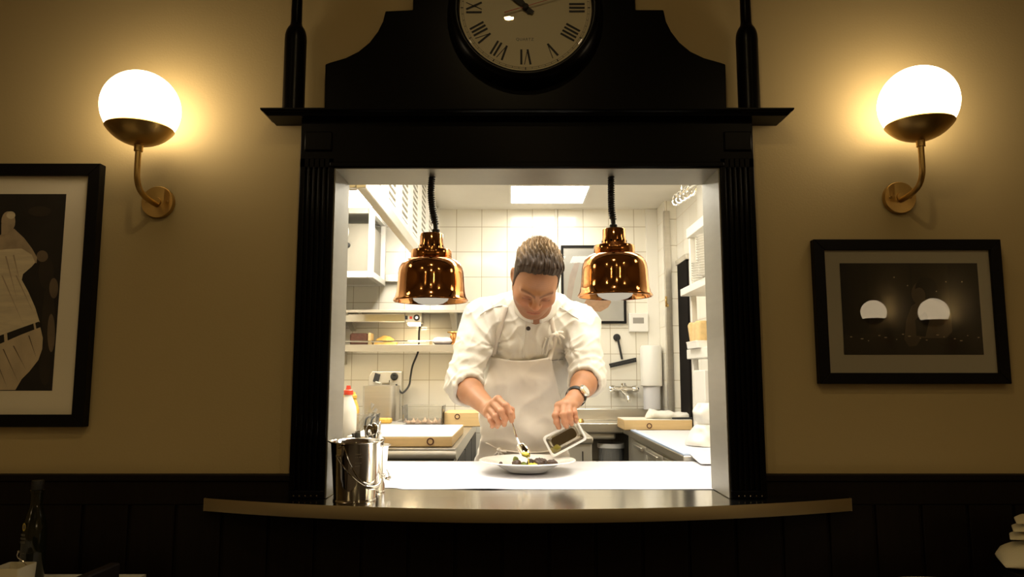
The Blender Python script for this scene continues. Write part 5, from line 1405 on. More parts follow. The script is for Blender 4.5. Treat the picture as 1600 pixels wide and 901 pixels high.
# ------------------------------------------------------------------ signed-distance modelling of the chef
def rc(p, a, b, r1, r2):
    a = np.array(a, np.float32); b = np.array(b, np.float32); ab = b - a
    t = np.clip(((p - a) @ ab) / max(1e-9, float(ab @ ab)), 0, 1)
    return np.linalg.norm(p - a - t[:, None] * ab, axis=1) - (r1 + (r2 - r1) * t)
def ell(p, c, r, rot=None):
    q = p - np.array(c, np.float32)
    if rot is not None: q = q @ np.array(rot, np.float32)
    r = np.array(r, np.float32)
    k0 = np.linalg.norm(q / r, axis=1); k1 = np.linalg.norm(q / (r * r), axis=1)
    return k0 * (k0 - 1) / np.maximum(k1, 1e-6)
def smin(a, b, k):
    h = np.clip(0.5 + 0.5 * (b - a) / k, 0, 1); return b + (a - b) * h - k * h * (1 - h)
def smax(a, b, k): return -smin(-a, -b, k)
def mesh_sdf(fn, lo, hi, h, coarse=6, smooth=1):
    """naive surface nets over a sparsely evaluated grid"""
    lo = np.array(lo, float); hi = np.array(hi, float)
    n = (np.ceil((hi - lo) / h).astype(int) // coarse + 1) * coarse + 1
    D = np.full(n, 1.0, np.float32)
    nc = (n - 1) // coarse
    g = np.stack(np.meshgrid(*[np.arange(k) for k in nc], indexing='ij'), -1).reshape(-1, 3)
    cen = (lo + (g + 0.5) * coarse * h).astype(np.float32)
    dc = fn(cen)
    lim = coarse * h * 1.25
    sgn_in = dc < -lim
    off = np.stack(np.meshgrid(*[np.arange(coarse + 1)] * 3, indexing='ij'), -1).reshape(-1, 3)
    for b in g[sgn_in]:
        s = b * coarse; D[s[0]:s[0] + coarse + 1, s[1]:s[1] + coarse + 1, s[2]:s[2] + coarse + 1] = -1.0
    act = g[np.abs(dc) <= lim]
    for i in range(0, len(act), 1500):
        idx = (act[i:i + 1500, None, :] * coarse + off[None]).reshape(-1, 3)
        pts = (lo + idx * h).astype(np.float32)
        D[idx[:, 0], idx[:, 1], idx[:, 2]] = fn(pts)
    S = D < 0
    cnt = np.zeros(n - 1, np.int8)
    for dx in (0, 1):
        for dy in (0, 1):
            for dz in (0, 1): cnt += S[dx:n[0] - 1 + dx, dy:n[1] - 1 + dy, dz:n[2] - 1 + dz]
    cell = np.argwhere((cnt > 0) & (cnt < 8))
    vid = np.full(n - 1, -1, np.int32); vid[cell[:, 0], cell[:, 1], cell[:, 2]] = np.arange(len(cell))
    acc = np.zeros((len(cell), 3)); num = np.zeros(len(cell))
    cor = [(0, 0, 0), (1, 0, 0), (0, 1, 0), (1, 1, 0), (0, 0, 1), (1, 0, 1), (0, 1, 1), (1, 1, 1)]
    dv = [D[cell[:, 0] + c[0], cell[:, 1] + c[1], cell[:, 2] + c[2]] for c in cor]
    for i in range(8):
        for j in range(i + 1, 8):
            a, b = np.array(cor[i]), np.array(cor[j])
            if np.abs(a - b).sum() != 1: continue
            m = (dv[i] < 0) != (dv[j] < 0)
            t = np.clip(dv[i] / (dv[i] - dv[j] + 1e-12), 0, 1)
            acc[m] += (a + t[:, None] * (b - a))[m]; num[m] += 1
    vs = lo + (cell + acc / num[:, None]) * h
    quads = []
    for ax in range(3):
        o1, o2 = [k for k in range(3) if k != ax]
        s0 = [slice(1, n[k] - 1) for k in range(3)]; s1 = list(s0)
        s0[ax] = slice(0, n[ax] - 1); s1[ax] = slice(1, n[ax])
        A, B = S[tuple(s0)], S[tuple(s1)]
        e = np.argwhere(A != B)
        if not len(e): continue
        e2 = e + 1; e2[:, ax] = e[:, ax]
        flip = A[e[:, 0], e[:, 1], e[:, 2]]
        q = []
        for a, b in ((-1, -1), (0, -1), (0, 0), (-1, 0)):
            c = e2.copy(); c[:, o1] += a; c[:, o2] += b; q.append(vid[c[:, 0], c[:, 1], c[:, 2]])
        q = np.stack(q, 1)
        if ax == 1: flip = ~flip
        q[~flip] = q[~flip][:, ::-1]
        quads.append(q)
    Q = np.concatenate(quads); Q = Q[(Q >= 0).all(1)]
    for _ in range(smooth): vs = lap(vs, Q, 0.5)
    return vs, Q
def lap(vs, Q, f):
    E = np.concatenate([Q[:, [0, 1]], Q[:, [1, 2]], Q[:, [2, 3]], Q[:, [3, 0]]])
    s = np.zeros_like(vs); c = np.zeros(len(vs))
    for a, b in ((0, 1), (1, 0)):
        np.add.at(s, E[:, a], vs[E[:, b]]); np.add.at(c, E[:, a], 1)
    return vs + f * (s / np.maximum(c, 1)[:, None] - vs)
def vnormals(vs, Q):
    n = np.cross(vs[Q[:, 2]] - vs[Q[:, 0]], vs[Q[:, 3]] - vs[Q[:, 1]])
    N = np.zeros_like(vs)
    for k in range(4): np.add.at(N, Q[:, k], n)
    return N / np.maximum(np.linalg.norm(N, axis=1), 1e-9)[:, None]
def np_obj(name, vs, Q, mat, parent, vcol=None):
    me = bpy.data.meshes.new(name); off = np.array(org(parent))
    me.from_pydata((vs - off).tolist(), [], Q.tolist())
    me.materials.append(mat); me.polygons.foreach_set('use_smooth', [True] * len(me.polygons))
    if vcol is not None:
        ca = me.color_attributes.new('tone', 'FLOAT_COLOR', 'POINT')
        ca.data.foreach_set('color', np.concatenate([vcol, np.ones((len(vcol), 1))], 1).astype(np.float32).ravel())
    me.update()
    o = bpy.data.objects.new(name, me); COL.objects.link(o); o.parent = parent; ORG[o.name] = V(off)
    return o
def skin_mat():
    m = pm('skin', (0.41, 0.195, 0.100), 0.5, var=0.12, scale=40, bump=0.06, bscale=300, sss=0.05, spec=0.4)
    nt = m.node_tree; b = nt.nodes['Principled BSDF']
    at = nt.nodes.new('ShaderNodeAttribute'); at.attribute_name = 'tone'
    mx = nt.nodes.new('ShaderNodeMix'); mx.data_type = 'RGBA'; mx.blend_type = 'MULTIPLY'; mx.inputs[0].default_value = 1
    src = b.inputs['Base Color'].links[0].from_socket
    nt.links.new(src, mx.inputs[6]); nt.links.new(at.outputs['Color'], mx.inputs[7])
    nt.links.new(mx.outputs[2], b.inputs['Base Color'])
    return m
M_SKIN = skin_mat()
def hair_mat():
    m = bpy.data.materials.new('brown_hair'); m.use_nodes = True
    nt = m.node_tree; b = nt.nodes['Principled BSDF']
    at = nt.nodes.new('ShaderNodeAttribute'); at.attribute_name = 'tone'
    nz = nt.nodes.new('ShaderNodeTexNoise'); nz.inputs['Scale'].default_value = 90; nz.inputs['Detail'].default_value = 3
    tc = nt.nodes.new('ShaderNodeTexCoord'); nt.links.new(tc.outputs['Object'], nz.inputs['Vector'])
    mr = nt.nodes.new('ShaderNodeMapRange'); mr.inputs[3].default_value = 0.6; mr.inputs[4].default_value = 1.4
    nt.links.new(nz.outputs['Fac'], mr.inputs[0])
    mx = nt.nodes.new('ShaderNodeMix'); mx.data_type = 'RGBA'; mx.blend_type = 'MULTIPLY'; mx.inputs[0].default_value = 1
    nt.links.new(at.outputs['Color'], mx.inputs[6]); nt.links.new(mr.outputs[0], mx.inputs[7])
    nt.links.new(mx.outputs[2], b.inputs['Base Color']); b.inputs['Roughness'].default_value = 0.62; b.inputs['Specular IOR Level'].default_value = 0.25
    return m
M_HAIR = hair_mat()

chef = thing('person', (0.05, 2.93, 0), 'chef in white jacket and apron bending over a plate, spoon and small pan in hand', 'person')
# ---- joints
shL, shR = P(752, 499, 2.74), P(908, 507, 2.74)
elL, elR = P(723, 600, 2.64), P(918, 590, 2.64)
wrL, wrR = P(766, 640, 2.44), P(897, 624, 2.455)
chest, belly, hips = P(826, 560, 2.82), P(820, 650, 2.86), P(817, 735, 2.90)
neckB, neckT = P(837, 498, 2.71), P(839, 462, 2.60)
# ---- head frame
HS = 1.02
HC = P(837, 436.5, 2.52)
HR = Euler((R(54), R(5), R(7)), 'XYZ').to_matrix()
HRn = np.array(HR)
HCn = np.array(HC)
def to_head(p): return ((p - HCn) @ HRn / HS).astype(np.float32)
def from_head(q): return HC + HR @ (V(q) * HS)
def head_sdf(p):
    q = to_head(p)
    qa = q.copy(); qa[:, 0] = np.abs(q[:, 0])
    d = ell(q, (0, 0.012, 0.036), (0.074, 0.096, 0.088))
    d = smin(d, ell(q, (0, -0.028, -0.030), (0.0715, 0.068, 0.080)), 0.03)
    d = smin(d, ell(q, (0, -0.036, -0.068), (0.049, 0.056, 0.046)), 0.03)       # jaw
    d = smin(d, rc(qa, (0.056, 0.0, -0.042), (0.023, -0.062, -0.086), 0.016, 0.014), 0.025)
    d = smin(d, ell(q, (0, -0.075, -0.092), (0.024, 0.018, 0.016)), 0.025)      # chin
    d = smin(d, ell(qa, (0.043, -0.062, -0.026), (0.024, 0.024, 0.020)), 0.02)  # cheekbone
    d = smin(d, rc(qa, (0.006, -0.0900, 0.018), (0.046, -0.0700, 0.018), 0.0105, 0.006), 0.020)  # brow
    d = smax(d, -ell(qa, (0.032, -0.100, -0.002), (0.020, 0.018, 0.011)), 0.012)  # sockets
    d = smin(d, ell(qa, (0.032, -0.0745, -0.002), (0.0155, 0.0135, 0.0125)), 0.004)   # lids
    d = smin(d, rc(q, (0, -0.088, 0.014), (0, -0.1110, -0.020), 0.0090, 0.0110), 0.009)  # nose
    d = smin(d, ell(q, (0, -0.1105, -0.0215), (0.0135, 0.0115, 0.0100)), 0.006)
    d = smin(d, ell(qa, (0.0135, -0.0995, -0.0245), (0.0085, 0.0105, 0.0078)), 0.005)
    d = smax(d, -ell(qa, (0.0065, -0.106, -0.0325), (0.0030, 0.0040, 0.0028)), 0.003)
    d = smin(d, ell(q, (0, -0.080, -0.058), (0.030, 0.018, 0.018)), 0.014)     # muzzle
    d = smin(d, rc(qa, (0.0, -0.0965, -0.0550), (0.024, -0.083, -0.0570), 0.0048, 0.003), 0.004)
    d = smin(d, rc(qa, (0.0, -0.0940, -0.0670), (0.019, -0.0845, -0.063), 0.0058, 0.0035), 0.004)
    d = smax(d, -rc(qa, (0.0, -0.1020, -0.0607), (0.025, -0.0870, -0.0592), 0.0016, 0.0012), 0.002)
    # ears
    R1 = np.array(Euler((R(-12), 0, R(-22))).to_matrix())
    qe = qa - np.array((0.0765, 0.014, -0.004), np.float32)
    e = ell(qe @ R1, (0, 0, 0), (0.0075, 0.019, 0.031))
    e = smax(e, -ell(qe @ R1, (0.007, -0.003, 0.003), (0.006, 0.011, 0.019)), 0.004)
    d = smin(d, e, 0.006)
    return d * HS
def hand_sdf(p, W, hand):
    d = np.full(len(p), 1.0, np.float32)
    for ch, rr in hand['palm']:
        d = smin(d, rc(p, ch[0], ch[1], rr[0], rr[1]), 0.012)
    for ch, rr in hand['fingers']:
        f = np.full(len(p), 1.0, np.float32)
        for i in range(len(ch) - 1): f = smin(f, rc(p, ch[i], ch[i + 1], rr[i], rr[i + 1]), 0.003)
        # knuckle swelling
        for i in range(1, len(ch) - 1): f = smin(f, np.linalg.norm(p - np.array(ch[i], np.float32), axis=1) - rr[i] * 1.07, 0.004)
        d = smin(d, f, 0.0035)
    return d
def chain(*t): return [P(*a) for a in t]
FR = (0.0120, 0.0108, 0.0098, 0.0084)
hL = {'fingers': [
    (chain((778, 624, 2.392), (791, 634, 2.348), (797.5, 646, 2.340), (799.5, 657, 2.352)), FR),
    (chain((771, 630, 2.392), (783.5, 643, 2.342), (789, 654.5, 2.342), (788, 663, 2.362)), FR),
    (chain((765, 638, 2.398), (775, 651, 2.350), (779.5, 660, 2.352), (777, 666, 2.374)), (0.0112, 0.0102, 0.0093, 0.0080)),
    (chain((761, 645, 2.405), (767, 656, 2.366), (770.5, 662.5, 2.366), (769, 666, 2.385)), (0.0100, 0.0092, 0.0084, 0.0074)),
    (chain((776, 645, 2.425), (789, 634, 2.394), (799, 640, 2.370), (801.5, 652, 2.362)), (0.013, 0.0112, 0.0098, 0.0082)),
]}
kn_ = [f[0][0] for f in hL['fingers'][:4]]
hL['palm'] = [((wrL, k), (0.021, 0.0125)) for k in kn_] + [((wrL, hL['fingers'][4][0][1]), (0.02, 0.012)), ((kn_[0], kn_[3]), (0.012, 0.010))]
hR = {'fingers': [
    (chain((873, 634, 2.405), (868, 649, 2.378), (870, 659, 2.374), (873.5, 667, 2.383)), FR),
    (chain((881, 632, 2.398), (880, 648, 2.366), (882, 659, 2.364), (885, 666, 2.376)), FR),
    (chain((889, 632, 2.400), (889.5, 646, 2.370), (891, 656, 2.370), (893, 662, 2.380)), (0.0112, 0.0102, 0.0093, 0.0080)),
    (chain((896, 634, 2.410), (897.5, 645, 2.386), (899, 653, 2.384), (900, 658, 2.392)), (0.0100, 0.0092, 0.0084, 0.0074)),
    (chain((884, 634, 2.44), (872, 646, 2.428), (870, 659, 2.426), (873, 668, 2.424)), (0.013, 0.0112, 0.0098, 0.0082)),
]}
kn_ = [f[0][0] for f in hR['fingers'][:4]]
hR['palm'] = [((wrR, k), (0.021, 0.0125)) for k in kn_] + [((wrR, hR['fingers'][4][0][1]), (0.019, 0.012)), ((kn_[0], kn_[3]), (0.012, 0.010))]
def near(p, pts, m):
    a = np.array([tuple(q) for q in pts]); lo, hi = a.min(0) - m, a.max(0) + m
    return ((p >= lo) & (p <= hi)).all(1)
def body_sdf(p):
    d = ell(p, chest, (0.155, 0.095, 0.18))
    d = smin(d, ell(p, belly, (0.145, 0.095, 0.18)), 0.06)
    d = smin(d, ell(p, hips, (0.155, 0.10, 0.12)), 0.06)
    d = smin(d, rc(p, shL, shR, 0.045, 0.045), 0.05)
    d = smin(d, rc(p, neckB + V((0, 0.02, -0.03)), neckT, 0.062, 0.055), 0.04)
    for s, e, w_ in ((shL, elL, wrL), (shR, elR, wrR)):
        d = smin(d, rc(p, s, e, 0.052, 0.042), 0.02)
        m_ = e.lerp(w_, 0.3)
        a = smin(rc(p, e, m_, 0.042, 0.043), rc(p, m_, w_, 0.043, 0.0275), 0.02)
        d = smin(d, a, 0.015)
    m = near(p, [HC], 0.19)
    if m.any(): d[m] = smin(d[m], head_sdf(p[m]), 0.018)
    for H_, w_ in ((hL, wrL), (hR, wrR)):
        m = near(p, [w_] + [q for ch, _ in H_['fingers'] for q in ch], 0.06)
        if m.any(): d[m] = smin(d[m], hand_sdf(p[m], w_, H_), 0.012)
    # legs down to the floor
    for sx_ in (-1, 1):
        hp = hips + V((sx_ * 0.085, 0, -0.03)); kn = V((hips.x + sx_ * 0.10, 2.91, 0.48)); an = V((hips.x + sx_ * 0.11, 2.95, 0.09))
        d = smin(d, rc(p, hp, kn, 0.08, 0.052), 0.03); d = smin(d, rc(p, kn, an, 0.052, 0.036), 0.02)
    return d
HB = 0.0023
vs, Q = mesh_sdf(body_sdf, (shL.x - 0.13, 2.30, 0.06), (shR.x + 0.13, 3.04, 1.80), HB, coarse=8, smooth=1)
# face colouring: brows, lips, stubble, redder nose and cheeks; shade painted into sockets and creases
q = to_head(vs); qa = np.abs(q[:, 0])
tone = np.ones((len(vs), 3))
inh = np.linalg.norm(q, axis=1) < 0.2
def mixin(mask, col):
    m = (mask * inh)[:, None]; tone[:] = tone * (1 - m) + np.array(col) * m
def gs(dist, w_): return np.exp(-(dist / w_) ** 2)
jn = np.array([noise.noise(V(a * 160)) for a in q]) if False else np.sin(q[:, 0] * 900) * np.sin(q[:, 1] * 1100) * np.sin(q[:, 2] * 1000)
front = np.clip((-q[:, 1] - 0.02) / 0.03, 0, 1)
stub = np.clip((-q[:, 2] - 0.034) / 0.018, 0, 1) * np.clip((-q[:, 1] + 0.02) / 0.03, 0, 1)
mixin(stub * 0.55, (0.55, 0.50, 0.50))
mixin(gs(np.hypot((qa - 0.026) / 0.8, (q[:, 2] + 0.040) / 1.6), 0.010) * front * 0.35, (0.7, 0.5, 0.45))  # smile-line shade painted into the skin tone
mixin((qa < 0.05) * gs(np.sin((q[:, 2] - 0.045) * 420), 0.35) * np.clip((q[:, 2] - 0.036) / 0.01, 0, 1) * np.clip((0.075 - q[:, 2]) / 0.01, 0, 1) * (q[:, 1] < -0.04) * 0.16, (0.6, 0.45, 0.4))
side = np.clip((qa - 0.058) / 0.008, 0, 1) * np.clip(1 - np.abs(q[:, 1] + 0.010) / 0.022, 0, 1) * np.clip((q[:, 2] + 0.055) / 0.03, 0, 1)
mixin(side * 0.5, (0.40, 0.36, 0.34))
mixin(gs(np.linalg.norm(q - np.array((0, -0.118, -0.025)), axis=1), 0.02) * 0.5, (1.15, 0.72, 0.66))
mixin(gs(np.hypot(qa - 0.042, q[:, 2] + 0.028), 0.02) * front * 0.45, (1.12, 0.75, 0.68))
bx = np.clip(np.abs(qa - 0.031) / 0.023, 0, 1); bz = 0.0205 + 0.004 * (1 - ((qa - 0.035) / 0.022) ** 2)
mixin((np.abs(qa - 0.031) < 0.024) * gs(q[:, 2] - bz, 0.0048) * front * (0.8 + 0.2 * jn), (0.30, 0.24, 0.21))
mixin((np.abs(qa - 0.032) < 0.0145) * gs(q[:, 2] + 0.0085 - 0.002 * 0, 0.0017) * (q[:, 1] < -0.075) * 0.85, (0.20, 0.15, 0.13))
mixin(gs(np.hypot((qa - 0.032) / 1.6, q[:, 2] + 0.002), 0.009) * front * 0.65, (0.72, 0.46, 0.40))  # shade under the brow painted into the sockets
mixin((qa < 0.023) * gs(q[:, 2] + 0.0610, 0.0085) * (q[:, 1] < -0.083) * 0.75, (0.95, 0.55, 0.52))
mixin((qa < 0.022) * gs(q[:, 2] + 0.0605, 0.0020) * (q[:, 1] < -0.08) * 0.8, (0.35, 0.2, 0.18))
# redder knuckles and paler nails
for H_ in (hL, hR):
    for ch, rr in H_['fingers']:
        for k in (1, 2):
            dd = np.linalg.norm(vs - np.array(ch[k]), axis=1); m = (gs(dd, 0.013) * 0.30)[:, None]
            tone[:] = tone * (1 - m) + np.array((1.1, 0.78, 0.72)) * m
        dd = np.linalg.norm(vs - np.array(ch[3]), axis=1); m = (gs(dd, 0.008) * 0.35)[:, None]
        tone[:] = tone * (1 - m) + np.array((1.15, 0.9, 0.85)) * m
body = np_obj('body', vs, Q, M_SKIN, chef, tone)

# ---- hair: short back and sides, swept-up top
def hair_sdf(p):
    q = to_head(p); qa = np.abs(q[:, 0])
    sk = ell(q, (0, 0.012, 0.036), (0.074, 0.096, 0.088))
    sk = smin(sk, ell(q, (0, -0.028, -0.030), (0.0715, 0.068, 0.080)), 0.03)
    top = np.clip((q[:, 2] - 0.045) / 0.055, 0, 1); top = top * top * (3 - 2 * top)
    frontq = np.clip((-q[:, 1] + 0.01) / 0.07, 0, 1)
    th = 0.0045 + top * (0.014 + 0.012 * frontq)
    # hairline height as a function of depth
    hz = np.interp(q[:, 1], [-0.10, -0.078, -0.062, -0.045, -0.026, -0.016, 0.004, 0.012, 0.022, 0.035, 0.06, 0.11],
                   [0.104, 0.098, 0.090, 0.066, 0.034, -0.030, -0.034, 0.018, 0.022, -0.040, -0.075, -0.085])
    hz = hz + np.where(q[:, 1] < -0.03, 0.010 * np.clip((qa - 0.025) / 0.03, 0, 1), 0)
    hz = hz + np.where(q[:, 1] < -0.03, 0.0022 * np.sin(q[:, 0] * 97 + 1) + 0.0016 * np.sin(q[:, 0] * 231 + 2) + 0.0012 * np.sin(q[:, 0] * 377), 0)
    rise = np.clip((q[:, 2] - hz + 0.002) / 0.030, 0, 1); th = 0.003 + (th - 0.003) * np.where(q[:, 1] < -0.02, rise, 1)
    # clumped strands: combed back and up
    u = q[:, 0] * 1.0 + 0.25 * np.sin(q[:, 1] * 22 + q[:, 0] * 20) * 0.02
    st = np.sin(u * 420 + 3 * np.sin(q[:, 1] * 45)) + 0.7 * np.sin(u * 760 + 2 * np.sin(q[:, 1] * 60 + 2) + 1.3)
    tuft = np.sin(q[:, 1] * 130 + 2.5 * np.sin(u * 130)) 
    th = th + top * (0.0014 * st + 0.0014 * tuft) + 0.0004 * st
    d = sk - th
    d = smax(d, -(sk + 0.010), 0.002)
    return smax(d, hz - q[:, 2], 0.006)
c_ = np.array(HC)
vs, Q = mesh_sdf(hair_sdf, c_ - 0.175, c_ + 0.175, 0.0018, coarse=6, smooth=1)
q = to_head(vs)
top = np.clip((q[:, 2] - 0.055) / 0.05, 0, 1)
st = np.sin(q[:, 0] * 500 + 3 * np.sin(q[:, 1] * 45)) * 0.5 + 0.5
f = np.clip((q[:, 1] + 0.030) / 0.07, 0, 1) * top
tone = np.array((0.034, 0.019, 0.010))[None] * (1 - f[:, None]) + np.array((0.20, 0.135, 0.075))[None] * f[:, None] * (0.6 + 0.8 * st[:, None])
sidef = (np.clip((0.035 - q[:, 2]) / 0.04, 0, 1))[:, None]
tone = tone * (1 - sidef * 0.5) + np.array((0.19, 0.115, 0.07)) * sidef * 0.5
hair = np_obj('hair', vs, Q, M_HAIR, chef, tone)
# loose tufts standing up on top, combed back
random.seed(11)
w = MB(); tcols = []
for k in range(2600):
    x = random.uniform(-0.066, 0.066); y = random.uniform(-0.082, 0.085)
    if (x / 0.074) ** 2 + ((y - 0.012) / 0.096) ** 2 > 0.80: continue
    zz = 0.036 + 0.088 * math.sqrt(max(0.02, 1 - (x / 0.074) ** 2 - ((y - 0.012) / 0.096) ** 2))
    fr_ = max(0, min(1, (-y + 0.01) / 0.07))
    L0 = 0.010 + 0.010 * fr_ + random.uniform(0, 0.010)
    p0 = V((x, y, zz + 0.011 + 0.010 * fr_)); dirv = V((x * 5 + random.uniform(-.3, .3), 0.75 + random.uniform(-.35, .35), 0.9)).normalized()
    side = V((random.uniform(-.35, .35), 0.5, -0.1))
    pts = [p0, p0 + dirv * L0 * 0.55, p0 + dirv * L0 + side * L0 * 0.25]
    n0 = len(w.v)
    w.tube([from_head(a) for a in pts], [0.0010, 0.0008, 0.0002], 4, cap=False)
    br = random.uniform(0.5, 1.5) * (0.35 + 0.65 * max(0, min(1, (y + 0.05) / 0.08)))
    tcols += [(0.22 * br, 0.15 * br, 0.085 * br)] * (len(w.v) - n0)
# brushed fringe strands over the hairline
for k in range(0):
    x = random.uniform(-0.046, 0.046)
    p0 = V((x, -0.058 + 0.25 * abs(x) + random.uniform(-.004, .014), 0.100 - 1.2 * x * x * 4))
    L0 = random.uniform(0.014, 0.028); sgn = 1 if x > -0.01 else -1
    d_ = V((0.5 * sgn * random.uniform(0.1, 1.2), 0.30 + random.uniform(-.2, .2), 0.6)).normalized()
    pts = [p0, p0 + d_ * L0 * 0.5 + V((0, -0.003, 0)), p0 + d_ * L0 + V((0, 0.006, 0.002))]
    n0 = len(w.v); w.tube([from_head(a) for a in pts], [0.0012, 0.0010, 0.0003], 4, cap=False)
    br = random.uniform(0.3, 0.9); tcols += [(0.10 * br, 0.066 * br, 0.038 * br)] * (len(w.v) - n0)
o = w.build('hair_tufts', M_HAIR, hair)
ca = o.data.color_attributes.new('tone', 'FLOAT_COLOR', 'POINT')
ca.data.foreach_set('color', np.array([c + (1.0,) for c in tcols], np.float32).ravel())

# ---- jacket
COLAX = V((0, -0.36, 0.93)).normalized(); cb0 = P(837, 484, 2.685)
cuL = elL.lerp(wrL, 0.22); cuR = elR.lerp(wrR, 0.20)
def jacket_sdf(p):
    d = ell(p, chest + V((0, 0.005, 0)), (0.187, 0.122, 0.215))
    d = smin(d, ell(p, belly, (0.178, 0.122, 0.20)), 0.07)
    d = smin(d, ell(p, hips + V((0, 0, 0.02)), (0.187, 0.126, 0.14)), 0.06)
    d = smin(d, rc(p, shL, shR, 0.066, 0.066), 0.05)
    d = smin(d, ell(p, P(830, 528, 2.74), (0.12, 0.088, 0.09)), 0.05)
    d = smin(d, rc(p, P(765, 489, 2.74), P(804, 478, 2.72), 0.058, 0.058), 0.03)
    d = smin(d, rc(p, P(893, 497, 2.74), P(868, 481, 2.72), 0.058, 0.058), 0.03)
    d = smin(d, rc(p, shL + V((0.03, 0.015, 0.01)), neckB, 0.055, 0.070), 0.04)
    d = smin(d, rc(p, shR + V((-0.03, 0.015, 0.01)), neckB, 0.055, 0.070), 0.04)
    for s, e, cu, w_ in ((shL, elL, cuL, wrL), (shR, elR, cuR, wrR)):
        a = rc(p, s, e, 0.070, 0.061)
        a = smin(a, rc(p, e, cu, 0.061, 0.060), 0.02)
        # open cuff
        ax = (w_ - e).normalized(); t = (p - np.array(cu, np.float32)) @ np.array(ax, np.float32)
        a = smax(a, t - 0.004, 0.004)
        hole = rc(p, e.lerp(cu, 0.3), cu + ax * 0.10, 0.046, 0.056)
        a = smax(a, -hole, 0.004)
        d = smin(d, a, 0.018)
    # neck hole around the collar
    d = smax(d, -rc(p, cb0 + COLAX * 0.055, cb0 + COLAX * 0.22, 0.074, 0.10), 0.006)
    return d
vs, Q = mesh_sdf(jacket_sdf, (shL.x - 0.15, 2.45, hips.z - 0.16), (shR.x + 0.15, 3.08, 1.70), 0.0042, coarse=6, smooth=2)
N = vnormals(vs, Q)
def wr(p, f, seed): return noise.noise(V((p[0] * f[0] + seed, p[1] * f[1], p[2] * f[2])))
disp = np.zeros(len(vs))
for i, p in enumerate(vs):
    v = V(p)
    a = 0.0
    # long folds, domain-warped
    wx = 0.03 * noise.noise(V((p[0] * 7, p[2] * 7, 3.1)))
    a += 0.0065 * noise.noise(V((p[0] * 9, p[1] * 9, p[2] * 5)))
    r1 = 1 - abs(noise.noise(V(((p[0] + wx) * 17 + p[2] * 9, p[1] * 6, p[2] * 5 + 4))))
    a += 0.0062 * (r1 ** 3 - 0.35)
    r2 = 1 - abs(noise.noise(V(((p[0] + wx) * 20 - p[2] * 16, p[1] * 14, p[2] * 14 + 9))))
    a += 0.0052 * (r2 ** 5 - 0.2)
    for s, e, cu in ((shL, elL, cuL), (shR, elR, cuR)):
        ax = (e - s); L_ = ax.length; ax = ax / L_
        t = (v - s).dot(ax); rad = ((v - s) - ax * t).length
        if rad < 0.10 and t > 0.02:
            k = min(1, max(0, (t - 0.06) / 0.12)); 
            ph = t * 150 + 2.5 * noise.noise(v * 14) + 1.6 * math.sin((v.x - s.x) * 35)
            a += 0.0050 * k * (math.sin(ph) * (0.35 + 0.65 * noise.noise(v * 9 + V((5, 2, 1)))) ) + 0.004 * k * noise.noise(v * 26)
            e_ = (v - cu).length
            if e_ < 0.09: a += 0.004 * math.sin((v - cu).dot((cu - e).normalized()) * 210) * (1 - e_ / 0.09)
        # pull folds radiating from the armpit
        ap = s + V((0.045 if s.x < chest.x else -0.045, -0.03, -0.10))
        dd = v - ap; rr = dd.length
        if rr < 0.16:
            an = math.atan2(dd.z, dd.x); a += 0.0038 * (1 - rr / 0.16) * math.sin(an * 9 + rr * 20)
    disp[i] = a
vs = vs + N * disp[:, None]
jk = np_obj('jacket', vs, Q, M_JACKET, chef)
bv_j = BVHTree.FromPolygons([tuple(a) for a in vs], Q.tolist())
def hit(u, v, bv=None, off=0.003, default=None):
    d = ray(u, v).normalized(); r_ = (bv or bv_j).ray_cast(V((0, 0, EYE)), d)
    if r_[0] is None: return default
    return r_[0] - d * off
def hits(pts, off=0.003): return [h for h in (hit(u, v, None, off) for u, v in pts) if h is not None]
# collar: two standing collar wings meeting at the top button
ca_ = COLAX
ex = V((1, 0, 0)); ey = ca_.cross(ex).normalized()
w = MB(); rows = []
for j in range(5):
    t = j / 4; r_ = []
    for k in range(49):
        a = R(-90 + 8 + (344) * k / 48)
        rad = 0.083 - 0.004 * t
        fr_ = max(0, math.cos(a + PI / 2))
        up = 0.052 * t * (1 - 0.30 * fr_ ** 4) - 0.030 * fr_ ** 2 + 0.004
        r_.append(cb0 + ex * rad * math.cos(a) - ey * (rad * 0.98 * math.sin(a)) * -1 + ca_ * up)
    rows.append(r_)
w.grid(rows)
w.build('collar', M_JACKET, jk, solid=0.0035, angle=60)
# placket edge, shoulder piping, chest pocket line, button
def piping(pts, r, name, m=M_JACKET, off=0.002):
    h = hits(pts, off)
    if len(h) > 1: MB().tube(bez(h, 4), r, 8).build(name, m, jk)
piping([(823, 497), (821, 510), (820, 522), (819, 535), (818, 548), (817, 560)], 0.0018, 'placket_edge')
piping([(750, 492), (758, 486), (768, 481), (778, 478), (785, 477)], 0.0020, 'shoulder_seam')
piping([(874, 480), (884, 485), (894, 492), (904, 498)], 0.0020, 'shoulder_seam')
piping([(862, 563), (870, 562), (880, 561.5)], 0.0016, 'pocket_edge', M_GREY)
for (u, v) in ((825.5, 513),):
    h = hit(u, v, None, 0.0005)
    d = -ray(u, v).normalized()
    MB().lathe([(0, 0), (0.0075, 0), (0.008, 0.002), (0.006, 0.0035), (0, 0.003)], h, d, n=20).build('button', M_BUTTON, jk)
# pens in the sleeve-side pocket
for (u, v, u2, v2) in ((853, 528, 847, 553), (858.5, 527, 853, 552)):
    h = hits([(u, v), ((u + u2) / 2, (v + v2) / 2), (u2, v2)], 0.005)
    if len(h) > 1: MB().tube(h, 0.0035, 8).build('pen_loop', M_JACKET, jk)

